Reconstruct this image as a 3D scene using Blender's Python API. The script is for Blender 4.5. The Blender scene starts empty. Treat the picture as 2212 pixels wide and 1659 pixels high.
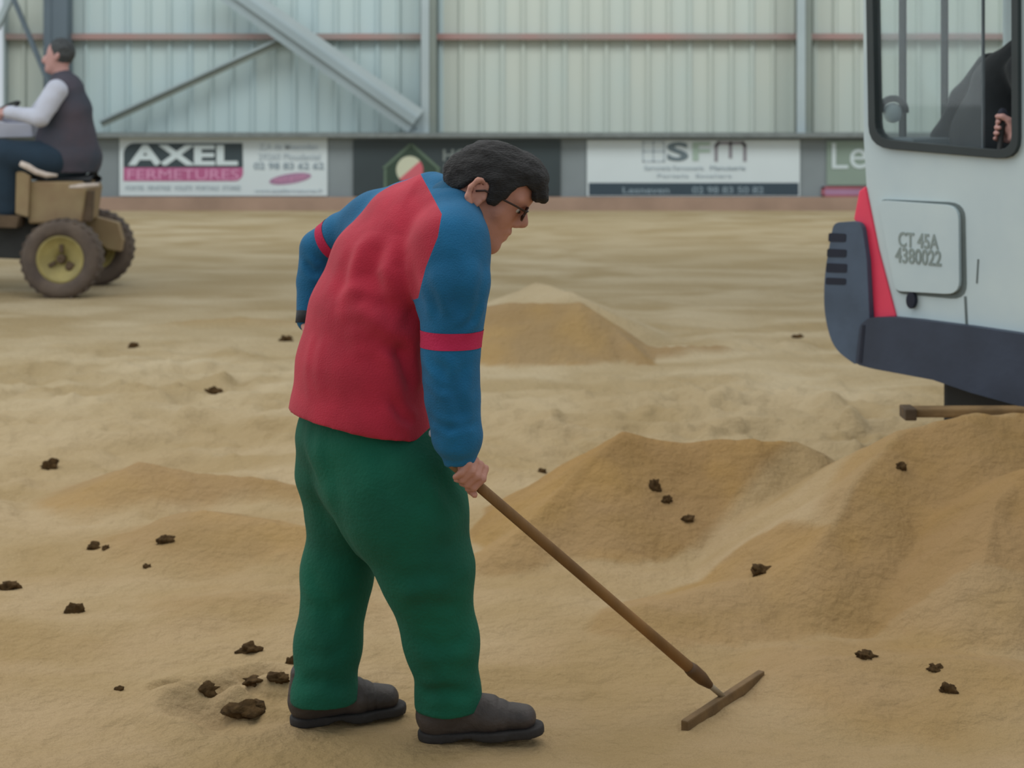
import bpy, bmesh, math, random
import numpy as np
from mathutils import Vector, Matrix
from mathutils.geometry import tessellate_polygon

SC = bpy.context.scene
COL = SC.collection
random.seed(7)
rng = np.random.default_rng(7)

# ------------------------------------------------------------------ camera, light, exposure
FPX = 3600.0; CX = 1106.0; CY = 829.5; HZ = 208.0; CAMH = 1.6
cam = bpy.data.objects.new('camera', bpy.data.cameras.new('camera'))
COL.objects.link(cam); SC.camera = cam
cam.location = (0, 0, CAMH); cam.rotation_euler = (math.pi / 2, 0, 0); cam.data.shift_y = -(CY - HZ) / 2212.0
cam.data.sensor_width = 36.0; cam.data.lens = FPX / 2212 * 36.0
cam.data.clip_start = 0.1; cam.data.clip_end = 300
cam.data.dof.use_dof = True
cam.data.dof.focus_distance = 3.6
cam.data.dof.aperture_fstop = 5.2
SC.view_settings.view_transform = 'Standard'; SC.view_settings.look = 'None'
SC.view_settings.gamma = 1.0; SC.view_settings.use_curve_mapping = False
SC.view_settings.exposure = 0.0

w = bpy.data.worlds.new('daylight'); SC.world = w; w.use_nodes = True
bg = w.node_tree.nodes['Background']
bg.inputs[0].default_value = (0.84, 0.93, 1.0, 1); bg.inputs[1].default_value = 0.63

def area_light(name, loc, rot, sx, sy, power, color):
    l = bpy.data.lights.new(name, 'AREA'); l.shape = 'RECTANGLE'; l.size = sx; l.size_y = sy
    l.energy = power; l.color = color
    o = bpy.data.objects.new(name, l); COL.objects.link(o); o.location = loc; o.rotation_euler = rot
    return o
# translucent roof strip of the hall, an added wall light and the open gate on the left
area_light('overhead_light', (-1.5, 7.0, 7.0), (math.radians(-8), math.radians(-6), 0), 14, 9, 500, (1.0, 0.95, 0.87))
area_light('overhead_light', (0, 18.6, 7.2), (math.radians(52), 0, 0), 24, 3, 760, (0.97, 0.98, 0.95))  # unseen tilted light, added to brighten the back wall
area_light('gate_daylight', (-9.5, 8.0, 3.4), (0, math.radians(-72), 0), 4.0, 8.0, 160, (0.9, 0.96, 1.0))

# ------------------------------------------------------------------ helpers
def P(px, py, d):
    return np.array([(px - CX) / FPX * d, d, CAMH - (py - HZ) / FPX * d])
def PG(px, py):
    d = CAMH * FPX / (py - HZ); return (px - CX) / FPX * d, d
def nrm(v):
    v = np.asarray(v, float); return v / np.linalg.norm(v)
def srgb(r, g, b):
    f = lambda c: (c / 255 / 12.92) if c / 255 <= .04045 else ((c / 255 + .055) / 1.055) ** 2.4
    return (f(r), f(g), f(b), 1)

def mat(name, col, rough=0.8, metal=0.0, vary=0.12, scale=8.0, bump=0.0, bscale=60.0, col2=None, spec=0.5, sheen=0.0, stretch=None):
    m = bpy.data.materials.new(name); m.use_nodes = True
    nt = m.node_tree; N = nt.nodes; L = nt.links
    b = N['Principled BSDF']
    b.inputs['Roughness'].default_value = rough; b.inputs['Metallic'].default_value = metal
    b.inputs['Specular IOR Level'].default_value = spec
    if sheen: b.inputs['Sheen Weight'].default_value = sheen
    tc = N.new('ShaderNodeTexCoord'); src = tc.outputs['Object']
    if stretch:
        mp = N.new('ShaderNodeMapping'); mp.inputs['Scale'].default_value = stretch
        L.new(src, mp.inputs[0]); src = mp.outputs[0]
    nz = N.new('ShaderNodeTexNoise'); nz.inputs['Scale'].default_value = scale; nz.inputs['Detail'].default_value = 4
    L.new(src, nz.inputs['Vector'])
    mx = N.new('ShaderNodeMix'); mx.data_type = 'RGBA'
    c = np.array(col[:3])
    if col2 is None:
        a = tuple(np.clip(c * (1 - vary), 0, 1)) + (1,); d = tuple(np.clip(c * (1 + vary), 0, 1)) + (1,)
    else:
        a, d = col, col2
    mx.inputs[6].default_value = a; mx.inputs[7].default_value = d
    rp = N.new('ShaderNodeMapRange'); rp.inputs[1].default_value = .35; rp.inputs[2].default_value = .65
    L.new(nz.outputs[0], rp.inputs[0]); L.new(rp.outputs[0], mx.inputs[0])
    L.new(mx.outputs[2], b.inputs['Base Color'])
    if bump:
        n2 = N.new('ShaderNodeTexNoise'); n2.inputs['Scale'].default_value = bscale; n2.inputs['Detail'].default_value = 5
        L.new(src, n2.inputs['Vector'])
        bp = N.new('ShaderNodeBump'); bp.inputs['Strength'].default_value = bump; bp.inputs['Distance'].default_value = 0.01
        L.new(n2.outputs[0], bp.inputs['Height']); L.new(bp.outputs[0], b.inputs['Normal'])
    return m

def link(name, me, m, parent=None, smooth=False):
    o = bpy.data.objects.new(name, me); COL.objects.link(o)
    if m is not None and len(me.materials) == 0: me.materials.append(m)
    if parent is not None:
        o.parent = parent; o.location = -Vector(parent.get('_at', (0, 0, 0)))
    if smooth:
        me.polygons.foreach_set('use_smooth', [True] * len(me.polygons))
    return o
def tag(o, label=None, cat=None, group=None, kind=None):
    if label: o['label'] = label
    if cat: o['category'] = cat
    if group: o['group'] = group
    if kind: o['kind'] = kind
    return o
def empty(name, loc, label, cat, group=None):
    o = bpy.data.objects.new(name, None); COL.objects.link(o); o.location = tuple(loc)
    o.empty_display_size = .1
    o['_at'] = tuple(float(v) for v in loc)
    return tag(o, label, cat, group)

def mesh_np(name, V, F):
    """V (n,3), F (m,3 or 4) int arrays"""
    me = bpy.data.meshes.new(name); V = np.asarray(V, np.float32); F = np.asarray(F, np.int32)
    n, k = F.shape
    me.vertices.add(len(V)); me.vertices.foreach_set('co', V.ravel())
    me.loops.add(n * k); me.loops.foreach_set('vertex_index', F.ravel())
    me.polygons.add(n); me.polygons.foreach_set('loop_start', np.arange(0, n * k, k, dtype=np.int32))
    me.update(calc_edges=True); me.validate()
    return me

class BM:
    """collects shapes in one bmesh"""
    def __init__(s): s.b = bmesh.new()
    def box(s, c, size, rot=None, bev=0.0):
        M = Matrix.Translation(Vector(tuple(c)))
        if rot is not None: M = M @ rot.to_4x4()
        r = bmesh.ops.create_cube(s.b, size=1.0, matrix=M @ Matrix.Diagonal((*size, 1)))
        if bev:
            vs = r['verts']; es = list({e for v in vs for e in v.link_edges})
            bmesh.ops.bevel(s.b, geom=es, offset=bev, segments=2, affect='EDGES', profile=.6)
        return s
    def bar(s, a, b, wd, ht, up=(0, 0, 1), bev=0.0):
        a = Vector(tuple(a)); b = Vector(tuple(b)); z = (b - a).normalized(); u = Vector(up)
        x = u.cross(z).normalized(); y = z.cross(x)
        R = Matrix((x, y, z)).transposed()
        return s.box((a + b) / 2, (wd, ht, (b - a).length), R, bev)
    def tube(s, pts, rad, n=12, caps=True):
        pts = [Vector(tuple(p)) for p in pts]
        if not hasattr(rad, '__len__'): rad = [rad] * len(pts)
        rings = []; prev = None
        for i, p in enumerate(pts):
            t = (pts[min(i + 1, len(pts) - 1)] - pts[max(i - 1, 0)]).normalized()
            if prev is None:
                prev = t.orthogonal().normalized()
            x = (prev - t * prev.dot(t)).normalized(); prev = x; y = t.cross(x)
            rings.append([s.b.verts.new(p + (x * math.cos(a) + y * math.sin(a)) * rad[i]) for a in [2 * math.pi * j / n for j in range(n)]])
        for i in range(len(rings) - 1):
            for j in range(n):
                s.b.faces.new((rings[i][j], rings[i][(j + 1) % n], rings[i + 1][(j + 1) % n], rings[i + 1][j]))
        if caps:
            s.b.faces.new(list(reversed(rings[0]))); s.b.faces.new(rings[-1])
        return s
    def lathe(s, c, axis, prof, n=40):
        """prof list of (along axis, radius), closed loop"""
        c = Vector(tuple(c)); ax = Vector(tuple(axis)).normalized(); x = ax.orthogonal().normalized(); y = ax.cross(x)
        rings = []
        for j in range(n):
            a = 2 * math.pi * j / n
            rings.append([s.b.verts.new(c + ax * h + (x * math.cos(a) + y * math.sin(a)) * r) for h, r in prof])
        m = len(prof)
        for j in range(n):
            for i in range(m):
                k = (i + 1) % m
                s.b.faces.new((rings[j][i], rings[j][k], rings[(j + 1) % n][k], rings[(j + 1) % n][i]))
        return s
    def ellipsoid(s, c, rad, sub=2, R=None):
        M = Matrix.Translation(Vector(tuple(c)))
        if R is not None: M = M @ R.to_4x4()
        bmesh.ops.create_icosphere(s.b, subdivisions=sub, radius=1.0, matrix=M @ Matrix.Diagonal((*rad, 1)))
        return s
    def prism(s, loops, O, U, Vv, Nn, d0, d1):
        """2D loops [outer, holes...] in the frame O,U,V extruded along N from d0 to d1"""
        O = Vector(tuple(O)); U = Vector(tuple(U)); Vv = Vector(tuple(Vv)); Nn = Vector(tuple(Nn))
        flat = [p for lp in loops for p in lp]
        tri = tessellate_polygon([[Vector((p[0], p[1], 0)) for p in lp] for lp in loops])
        A = [s.b.verts.new(O + U * p[0] + Vv * p[1] + Nn * d0) for p in flat]
        B = [s.b.verts.new(O + U * p[0] + Vv * p[1] + Nn * d1) for p in flat]
        for t in tri:
            try:
                s.b.faces.new([A[i] for i in t]); s.b.faces.new([B[i] for i in reversed(t)])
            except ValueError: pass
        k = 0
        for lp in loops:
            n = len(lp)
            for i in range(n):
                j = (i + 1) % n
                s.b.faces.new((A[k + i], A[k + j], B[k + j], B[k + i]))
            k += n
        return s
    def build(s, name, m, parent=None, smooth=False, bevel=0.0, seg=2):
        bmesh.ops.recalc_face_normals(s.b, faces=s.b.faces[:])
        me = bpy.data.meshes.new(name); s.b.to_mesh(me); s.b.free()
        o = link(name, me, m, parent, smooth)
        if bevel:
            md = o.modifiers.new('bevel', 'BEVEL'); md.width = bevel; md.segments = seg; md.limit_method = 'ANGLE'; md.angle_limit = math.radians(40)
        return o

# ---- value noise
def _h(i, j, k, seed):
    n = (i.astype(np.int64) * 374761393 + j.astype(np.int64) * 668265263 + k.astype(np.int64) * 1274126177 + seed * 974711) & 0xffffffff
    n = ((n ^ (n >> 13)) * 1103515245) & 0xffffffff
    n = ((n ^ (n >> 16)) * 2654435761) & 0xffffffff
    return ((n ^ (n >> 15)) & 0xffff) / 65535.0
def vnoise(x, y, z, seed=0):
    xi = np.floor(x); yi = np.floor(y); zi = np.floor(z)
    fx = x - xi; fy = y - yi; fz = z - zi
    fx = fx * fx * (3 - 2 * fx); fy = fy * fy * (3 - 2 * fy); fz = fz * fz * (3 - 2 * fz)
    r = 0
    for a in (0, 1):
        for b in (0, 1):
            for c in (0, 1):
                wgt = (fx if a else 1 - fx) * (fy if b else 1 - fy) * (fz if c else 1 - fz)
                r = r + wgt * _h(xi + a, yi + b, zi + c, seed)
    return r * 2 - 1
def fbm(x, y, z, octv=4, seed=0):
    s = 0; a = 1; f = 1; t = 0
    for o in range(octv):
        s = s + a * vnoise(x * f + 13.7 * o, y * f + 7.1 * o, z * f, seed + o); t += a; a *= .5; f *= 2.03
    return s / t

# ---- signed distance modelling for continuous bodies and clothes
class Vol:
    def __init__(s, lo, hi, h):
        s.lo = np.array(lo, float); s.h = h
        s.n = np.ceil((np.array(hi) - s.lo) / h).astype(int) + 1
        s.D = np.full(tuple(s.n), 1.0, np.float32)
    def _sl(s, lo, hi):
        a = np.clip(np.floor((np.array(lo) - s.lo) / s.h).astype(int), 0, s.n - 1)
        b = np.clip(np.ceil((np.array(hi) - s.lo) / s.h).astype(int) + 1, 1, s.n)
        ax = [(s.lo[i] + s.h * np.arange(a[i], b[i])).astype(np.float32) for i in range(3)]
        return (slice(a[0], b[0]), slice(a[1], b[1]), slice(a[2], b[2])), ax[0][:, None, None], ax[1][None, :, None], ax[2][None, None, :]
    def _mix(s, sl, d, k, mode='add'):
        o = s.D[sl]
        if o.size == 0: return
        if mode == 'sub':
            s.D[sl] = np.maximum(o, -d) if k <= 0 else _smax(o, -d, k)
        elif k <= 0: s.D[sl] = np.minimum(o, d)
        else:
            t = np.clip(.5 + .5 * (o - d) / k, 0, 1)
            s.D[sl] = o * (1 - t) + d * t - k * t * (1 - t)
    def cap(s, a, b, ra, rb=None, k=.01, mode='add'):
        rb = ra if rb is None else rb
        a = np.array(a, float); b = np.array(b, float); m = max(ra, rb) + k + 3 * s.h
        sl, X, Y, Z = s._sl(np.minimum(a, b) - m, np.maximum(a, b) + m)
        ab = b - a; L = float(ab @ ab) + 1e-9
        t = np.clip(((X - a[0]) * ab[0] + (Y - a[1]) * ab[1] + (Z - a[2]) * ab[2]) / L, 0, 1)
        d = np.sqrt((X - a[0] - t * ab[0]) ** 2 + (Y - a[1] - t * ab[1]) ** 2 + (Z - a[2] - t * ab[2]) ** 2) - (ra + (rb - ra) * t)
        s._mix(sl, d, k, mode); return s
    def chain(s, pts, rad, k=.01):
        for i in range(len(pts) - 1): s.cap(pts[i], pts[i + 1], rad[i], rad[i + 1], k)
        return s
    def ell(s, c, rad, R=None, k=.01, mode='add'):
        c = np.array(c, float); R = np.eye(3) if R is None else np.array(R); m = max(rad) + k + 3 * s.h
        sl, X, Y, Z = s._sl(c - m, c + m)
        x = X - c[0]; y = Y - c[1]; z = Z - c[2]
        q0 = 0; q1 = 0
        for i in range(3):
            l = (x * R[i][0] + y * R[i][1] + z * R[i][2]); q0 = q0 + (l / rad[i]) ** 2; q1 = q1 + (l / rad[i] ** 2) ** 2
        q0 = np.sqrt(q0); d = q0 * (q0 - 1) / (np.sqrt(q1) + 1e-6)
        s._mix(sl, d.astype(np.float32), k, mode); return s
    def loft(s, pts, S, A, B, k=.02):
        """elliptical sections: half-width A along S, half-depth B across"""
        pts = [np.array(p, float) for p in pts]; S = np.array(S, float)
        lo = np.min(pts, 0); hi = np.max(pts, 0); m = max(max(A), max(B)) + k + 3 * s.h
        sl, X, Y, Z = s._sl(lo - m, hi + m)
        D = None
        for i in range(len(pts) - 1):
            a, b = pts[i], pts[i + 1]; ab = b - a; L2 = float(ab @ ab); T = ab / math.sqrt(L2)
            s1 = S - T * (S @ T); s1 /= np.linalg.norm(s1); n1 = np.cross(T, s1)
            x = X - a[0]; y = Y - a[1]; z = Z - a[2]
            al = x * T[0] + y * T[1] + z * T[2]; ln = math.sqrt(L2)
            t = np.clip(al / ln, 0, 1)
            ra = A[i] + (A[i + 1] - A[i]) * t; rb = B[i] + (B[i + 1] - B[i]) * t
            ds = x * s1[0] + y * s1[1] + z * s1[2]; dn = x * n1[0] + y * n1[1] + z * n1[2]
            dt = al - t * ln; mn = np.minimum(ra, rb)
            q = np.sqrt((ds / ra) ** 2 + (dn / rb) ** 2 + (dt / mn) ** 2)
            d = (q - 1) * mn
            if D is None: D = d
            else:
                t2 = np.clip(.5 + .5 * (D - d) / .02, 0, 1); D = D * (1 - t2) + d * t2 - .02 * t2 * (1 - t2)
        s._mix(sl, D.astype(np.float32), k); return s
    def cut(s, p, n):
        """remove what lies on the side n points to"""
        X = (s.lo[0] + s.h * np.arange(s.n[0]))[:, None, None]; Y = (s.lo[1] + s.h * np.arange(s.n[1]))[None, :, None]; Z = (s.lo[2] + s.h * np.arange(s.n[2]))[None, None, :]
        n = nrm(n); d = (X - p[0]) * n[0] + (Y - p[1]) * n[1] + (Z - p[2]) * n[2]
        s.D = np.maximum(s.D, d.astype(np.float32)); return s
    def fn(s, f):
        X = (s.lo[0] + s.h * np.arange(s.n[0]))[:, None, None]; Y = (s.lo[1] + s.h * np.arange(s.n[1]))[None, :, None]; Z = (s.lo[2] + s.h * np.arange(s.n[2]))[None, None, :]
        s.D = f(s.D, X, Y, Z).astype(np.float32); return s
    def mesh(s):
        D = s.D; ins = D < 0
        nx, ny, nz = D.shape
        acc = np.zeros((nx - 1, ny - 1, nz - 1), np.int8)
        for a in (0, 1):
            for b in (0, 1):
                for c in (0, 1): acc += ins[a:nx - 1 + a, b:ny - 1 + b, c:nz - 1 + c]
        cells = np.argwhere((acc > 0) & (acc < 8))
        idx = np.full((nx - 1, ny - 1, nz - 1), -1, np.int32)
        idx[cells[:, 0], cells[:, 1], cells[:, 2]] = np.arange(len(cells))
        sm = np.zeros((len(cells), 3)); ct = np.zeros(len(cells))
        corners = [(a, b, c) for a in (0, 1) for b in (0, 1) for c in (0, 1)]
        val = {c: D[cells[:, 0] + c[0], cells[:, 1] + c[1], cells[:, 2] + c[2]] for c in corners}
        for c in corners:
            for ax in range(3):
                if c[ax] == 0:
                    e = list(c); e[ax] = 1; e = tuple(e)
                    v0, v1 = val[c], val[e]; m = (v0 < 0) != (v1 < 0)
                    t = np.where(m, v0 / np.where(m, v0 - v1, 1), 0)
                    p = np.array(c, float)[None, :].repeat(len(cells), 0); p[:, ax] = t
                    sm[m] += p[m]; ct[m] += 1
        V = s.lo + s.h * (cells + sm / ct[:, None])
        F = []
        for ax in range(3):
            sl0 = [slice(None)] * 3; sl1 = [slice(None)] * 3; sl0[ax] = slice(0, -1); sl1[ax] = slice(1, None)
            a = ins[tuple(sl0)]; b = ins[tuple(sl1)]
            e = np.argwhere(a != b); o1, o2 = [(1, 2), (2, 0), (0, 1)][ax]
            ok = (e[:, o1] > 0) & (e[:, o2] > 0) & (e[:, o1] < D.shape[o1] - 1) & (e[:, o2] < D.shape[o2] - 1); e = e[ok]
            if not len(e): continue
            q = []
            for d1, d2 in ((1, 1), (0, 1), (0, 0), (1, 0)):
                c = e.copy(); c[:, o1] -= d1; c[:, o2] -= d2; q.append(idx[c[:, 0], c[:, 1], c[:, 2]])
            q = np.stack(q, 1); fl = ~ins[e[:, 0], e[:, 1], e[:, 2]]
            q[fl] = q[fl][:, ::-1]; F.append(q)
        return V, np.concatenate(F)
def _smax(a, b, k):
    t = np.clip(.5 - .5 * (a - b) / k, 0, 1); return a * (1 - t) + b * t + k * t * (1 - t)

def vnormals(V, F):
    n = np.zeros_like(V); a = V[F[:, 0]]; b = V[F[:, 1]]; c = V[F[:, 2]]
    fn = np.cross(b - a, c - a)
    if F.shape[1] == 4: fn = fn + np.cross(c - a, V[F[:, 3]] - a)
    for i in range(F.shape[1]): np.add.at(n, F[:, i], fn)
    return n / (np.linalg.norm(n, axis=1, keepdims=True) + 1e-12)
def relax(V, F, it=2, lam=.5):
    for _ in range(it):
        s = np.zeros_like(V); c = np.zeros(len(V)); k = F.shape[1]
        for i in range(k):
            np.add.at(s, F[:, i], V[F[:, (i + 1) % k]] + V[F[:, (i - 1) % k]]); np.add.at(c, F[:, i], 2)
        V = V + lam * (s / np.maximum(c, 1)[:, None] - V)
    return V
def split(V, F, s):
    """cut a mesh along s = 0: returns (V, F) where s > 0 and where s < 0"""
    if F.shape[1] == 4: F = np.concatenate([F[:, [0, 1, 2]], F[:, [0, 2, 3]]])
    s = np.where(np.abs(s) < 1e-7, 1e-7, s)
    sg = s[F] > 0; cnt = sg.sum(1)
    pos = list(map(tuple, F[cnt == 3])); neg = list(map(tuple, F[cnt == 0]))
    NV = []; cache = {}; base = len(V)
    def cutv(i, j):
        key = (i, j) if i < j else (j, i)
        if key not in cache:
            t = s[key[0]] / (s[key[0]] - s[key[1]]); NV.append(V[key[0]] * (1 - t) + V[key[1]] * t); cache[key] = base + len(NV) - 1
        return cache[key]
    for f in F[(cnt == 1) | (cnt == 2)]:
        g = [s[i] > 0 for i in f]; lone = g.index(True) if sum(g) == 1 else g.index(False)
        a, b, c = f[lone], f[(lone + 1) % 3], f[(lone + 2) % 3]
        ab, ac = cutv(a, b), cutv(a, c); one = [(a, ab, ac)]; two = [(ab, b, c), (ab, c, ac)]
        (pos if sum(g) == 1 else neg).extend(one); (neg if sum(g) == 1 else pos).extend(two)
    VV = np.concatenate([V, np.array(NV)]) if NV else V
    out = []
    for fs in (pos, neg):
        fs = np.array(fs, int).reshape(-1, 3); u, inv = np.unique(fs, return_inverse=True)
        out.append((VV[u], inv.reshape(-1, 3)))
    return out

def seg_dist(V, pts):
    d = np.full(len(V), 9.0); t_all = np.zeros(len(V))
    for i in range(len(pts) - 1):
        a = np.array(pts[i]); ab = np.array(pts[i + 1]) - a
        t = np.clip(((V - a) @ ab) / (ab @ ab), 0, 1); q = np.linalg.norm(V - a - t[:, None] * ab, axis=1)
        m = q < d; d[m] = q[m]; t_all[m] = i + t[m]
    return d, t_all

def fist(C, A, Pn, r=.015, sc=1.0):
    """chains of a hand closed round a rod through C with direction A; palm on side Pn. index finger towards +A"""
    C = np.array(C, float); A = nrm(A); Pn = nrm(np.array(Pn) - A * (np.array(Pn) @ A)); B = np.cross(A, Pn)
    out = []
    R = r + .0095 * sc
    for off, lg in ((.031, .95), (.010, 1.05), (-.011, 1.0), (-.031, .82)):
        an = [35, 85, 150, 215]; rr = [R * 1.75, R * 1.35, R * 1.02, R]
        pts = [C + A * off * sc + rr[i] * (math.cos(math.radians(an[i] * lg)) * Pn + math.sin(math.radians(an[i] * lg)) * B) for i in range(4)]
        out.append((pts, [.0105 * sc, .010 * sc, .009 * sc, .0078 * sc]))
        out.append(([C + Pn * (R * 1.5) - B * .03 * sc + A * off * .6 * sc, pts[0]], [.013 * sc, .0115 * sc]))
    th = [C + Pn * R * 1.4 - B * .028 * sc + A * .012 * sc, C - B * R * 1.25 + Pn * .012 + A * .04 * sc, C - B * R * .9 - Pn * R * .55 + A * .052 * sc, C + B * .004 - Pn * R * 1.15 + A * .05 * sc]
    out.append((th, [.016 * sc, .0125 * sc, .0105 * sc, .009 * sc]))
    return out
def open_hand(W, D, N, sc=1.0, curl=.5):
    """relaxed hand from wrist W towards D, palm facing N"""
    W = np.array(W, float); D = nrm(D); N = nrm(np.array(N) - D * (np.array(N) @ D)); B = np.cross(D, N); out = []
    for off, lg in ((-.030, .9), (-.010, 1.0), (.011, .95), (.030, .75)):
        k0 = W + D * .085 * sc + B * off * sc; d1 = nrm(D + N * curl * .5); d2 = nrm(D + N * curl * 1.4); d3 = nrm(D * .5 + N * curl * 2)
        p = [W + D * .015 * sc + B * off * .5 * sc, k0, k0 + d1 * .04 * lg * sc, k0 + d1 * .04 * lg * sc + d2 * .026 * lg * sc, k0 + d1 * .04 * lg * sc + d2 * .026 * lg * sc + d3 * .02 * lg * sc]
        out.append((p, [.016 * sc, .012 * sc, .0095 * sc, .0085 * sc, .0075 * sc]))
    t0 = W + D * .02 * sc - B * .022 * sc
    out.append(([t0, t0 + nrm(D - B * .9 + N * .5) * .04 * sc, t0 + nrm(D - B * .6 + N * .7) * .07 * sc, t0 + nrm(D - B * .35 + N * .8) * .093 * sc], [.016 * sc, .0135 * sc, .011 * sc, .009 * sc]))
    return out

# ------------------------------------------------------------------ materials
M = {}
M['clad'] = mat('painted_steel_cladding', srgb(178, 192, 188), .55, 0, .1, .35, 0, col2=srgb(168, 190, 196))
M['clad_warm'] = mat('warm_cream_cladding', srgb(188, 192, 180), .55, 0, .1, .35, 0, col2=srgb(176, 190, 186))  # warmer tint for the right bays and the far left end
M['girt'] = mat('primer_red_girt', srgb(158, 122, 118), .6, 0, .2, .8, 0, col2=srgb(136, 132, 128))
M['sill'] = mat('grey_flashing', srgb(112, 120, 120), .5)
M['kick'] = mat('grey_kick_wall', srgb(126, 136, 140), .85, 0, .08, .8, .1, 30)
M['foot'] = mat('sand_stained_footing', srgb(156, 132, 116), .9, 0, .12, 1.5, .2, 30)
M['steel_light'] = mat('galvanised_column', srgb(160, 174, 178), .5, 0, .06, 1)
M['steel_mid'] = mat('grey_steel', srgb(140, 155, 160), .5, 0, .06, 1)
M['steel_dark'] = mat('dark_blue_steel', srgb(84, 98, 108), .5, 0, .1, 1)
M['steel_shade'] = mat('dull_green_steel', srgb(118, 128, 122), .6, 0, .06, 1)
M['ban_white'] = mat('white_banner_vinyl', srgb(200, 212, 216), .6, 0, .03, 1)
M['ban_black'] = mat('black_banner_vinyl', srgb(52, 66, 72), .6, 0, .06, 2)
M['ban_dark'] = mat('charcoal_banner_vinyl', srgb(50, 62, 66), .6, 0, .1, 1)
M['ban_navy'] = mat('navy_banner_print', srgb(50, 68, 80), .6, 0, .05, 1)
M['ban_green'] = mat('green_banner_vinyl', srgb(128, 146, 136), .6, 0, .05, 1)
M['pink'] = mat('pink_print', srgb(172, 92, 134), .6, 0, .05, 2)
M['pink_l'] = mat('pale_pink_print', srgb(208, 150, 184), .6, 0, .03, 2)
M['mauve'] = mat('mauve_print', srgb(160, 122, 152), .6, 0, .05, 2)
M['grey_txt'] = mat('grey_print', srgb(140, 156, 166), .6, 0, .03, 2)
M['pale_txt'] = mat('faint_grey_print', srgb(168, 182, 190), .6, 0, .03, 2)
M['white_txt'] = mat('white_print', srgb(196, 210, 214), .6, 0, .03, 2)
M['dim_txt'] = mat('dull_white_print', srgb(122, 132, 130), .6, 0, .03, 2)
M['navy_txt'] = mat('pale_blue_print', srgb(122, 140, 150), .6, 0, .03, 2)
M['s_txt'] = mat('slate_print', srgb(100, 116, 124), .6, 0, .03, 2)
M['f_txt'] = mat('sage_print', srgb(156, 178, 166), .6, 0, .03, 2)
M['m_txt'] = mat('taupe_print', srgb(130, 128, 136), .6, 0, .03, 2)
M['leaf_line'] = mat('green_outline_print', srgb(88, 108, 92), .6, 0, .05, 2)
M['leaf_dark'] = mat('dark_green_print', srgb(46, 66, 54), .6, 0, .05, 2)
M['ball_cream'] = mat('cream_print', srgb(190, 194, 172), .6, 0, .03, 2)
M['ball_red'] = mat('coral_print', srgb(192, 92, 104), .6, 0, .06, 2)
M['red_line'] = mat('red_print', srgb(156, 84, 92), .6, 0, .06, 2)
M['clod'] = mat('damp_dark_earth', srgb(76, 58, 36), .98, 0, .35, 40, .9, 60, spec=.1)
M['white_panel'] = mat('dusty_white_machine_paint', srgb(200, 216, 218), .45, 0, .07, 2.2, .05, 12, col2=srgb(186, 204, 210))
M['bumper'] = mat('slate_rubber_bumper', srgb(70, 86, 106), .6, 0, .15, 5, .1, 40)
M['bumper_d'] = mat('dark_slate_casting', srgb(50, 60, 78), .6, 0, .15, 5, .1, 40)
M['slot'] = mat('dark_slot', srgb(28, 34, 50), .8)
M['red_paint'] = mat('red_machine_paint', srgb(232, 60, 92), .45, 0, .08, 4)
M['gasket'] = mat('black_rubber_gasket', srgb(44, 54, 56), .6, 0, .1, 5)
M['seam'] = mat('grey_seam_and_shade', srgb(100, 112, 112), .7)
M['label_g'] = mat('worn_grey_lettering', srgb(138, 152, 150), .7)
M['track'] = mat('dusty_track_rubber', srgb(42, 42, 40), .85, 0, .3, 12, .3, 40)
M['blade'] = mat('muddy_steel_blade', srgb(126, 100, 64), .8, 0, .25, 8, .3, 40)
M['cab_in'] = mat('cab_grey_plastic', srgb(96, 108, 114), .7)
M['black_cloth'] = mat('black_cloth', srgb(36, 40, 44), .9, 0, .2, 6, .3, 30, sheen=.1)
M['skin'] = mat('tanned_skin', srgb(192, 138, 120), .55, 0, .08, 14, .15, 90, spec=.35)
M['skin_pale'] = mat('pale_skin', srgb(190, 148, 142), .55, 0, .06, 14, .1, 90, spec=.35)
M['hair'] = mat('black_hair', srgb(30, 29, 30), .75, 0, .35, 60, .8, 120, stretch=(1, 1, 3))
M['hair_grey'] = mat('dark_grey_hair', srgb(62, 66, 68), .7, 0, .3, 40, .6, 60)
M['red_fleece'] = mat('red_fleece', srgb(180, 38, 60), .95, 0, .10, 9, .35, 260, sheen=.08)
M['blue_fleece'] = mat('petrol_blue_fleece', srgb(16, 98, 140), .95, 0, .14, 7, .35, 260, sheen=.05)
M['band'] = mat('crimson_arm_band', srgb(190, 34, 78), .9, 0, .06, 9, .3, 200)
M['teal'] = mat('teal_collar_cloth', srgb(22, 92, 128), .95, 0, .15, 9, .3, 200, sheen=.05)
M['green'] = mat('dark_green_work_cotton', srgb(4, 88, 66), .95, 0, .16, 5, .3, 120)
M['shoe'] = mat('scuffed_dark_leather', srgb(62, 54, 50), .6, 0, .25, 14, .3, 60)
M['sole'] = mat('black_rubber_sole', srgb(42, 38, 36), .8, 0, .15, 14, .3, 60)
M['wood'] = mat('weathered_brown_wood', srgb(128, 92, 48), .7, 0, .25, 10, .3, 60, stretch=(1, 1, .2))
M['wood_dark'] = mat('dark_oiled_socket', srgb(88, 60, 28), .6, 0, .2, 16)
M['rake_steel'] = mat('dusty_brown_steel', srgb(112, 86, 52), .7, .1, .2, 16, .2, 60)
M['rod_pale'] = mat('dusty_steel_neck', srgb(150, 134, 108), .6, .2, .1, 16)
M['glass_frame'] = mat('brown_spectacle_frame', srgb(52, 30, 22), .4)
M['vest'] = mat('dusty_maroon_vest', srgb(80, 74, 84), .95, 0, .14, 4, .2, 40, col2=srgb(62, 68, 80))
M['shirt'] = mat('pale_grey_shirt', srgb(190, 194, 208), .9, 0, .06, 4, .2, 40)
M['jeans'] = mat('dark_blue_jeans', srgb(30, 50, 66), .9, 0, .15, 4, .2, 40)
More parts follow.
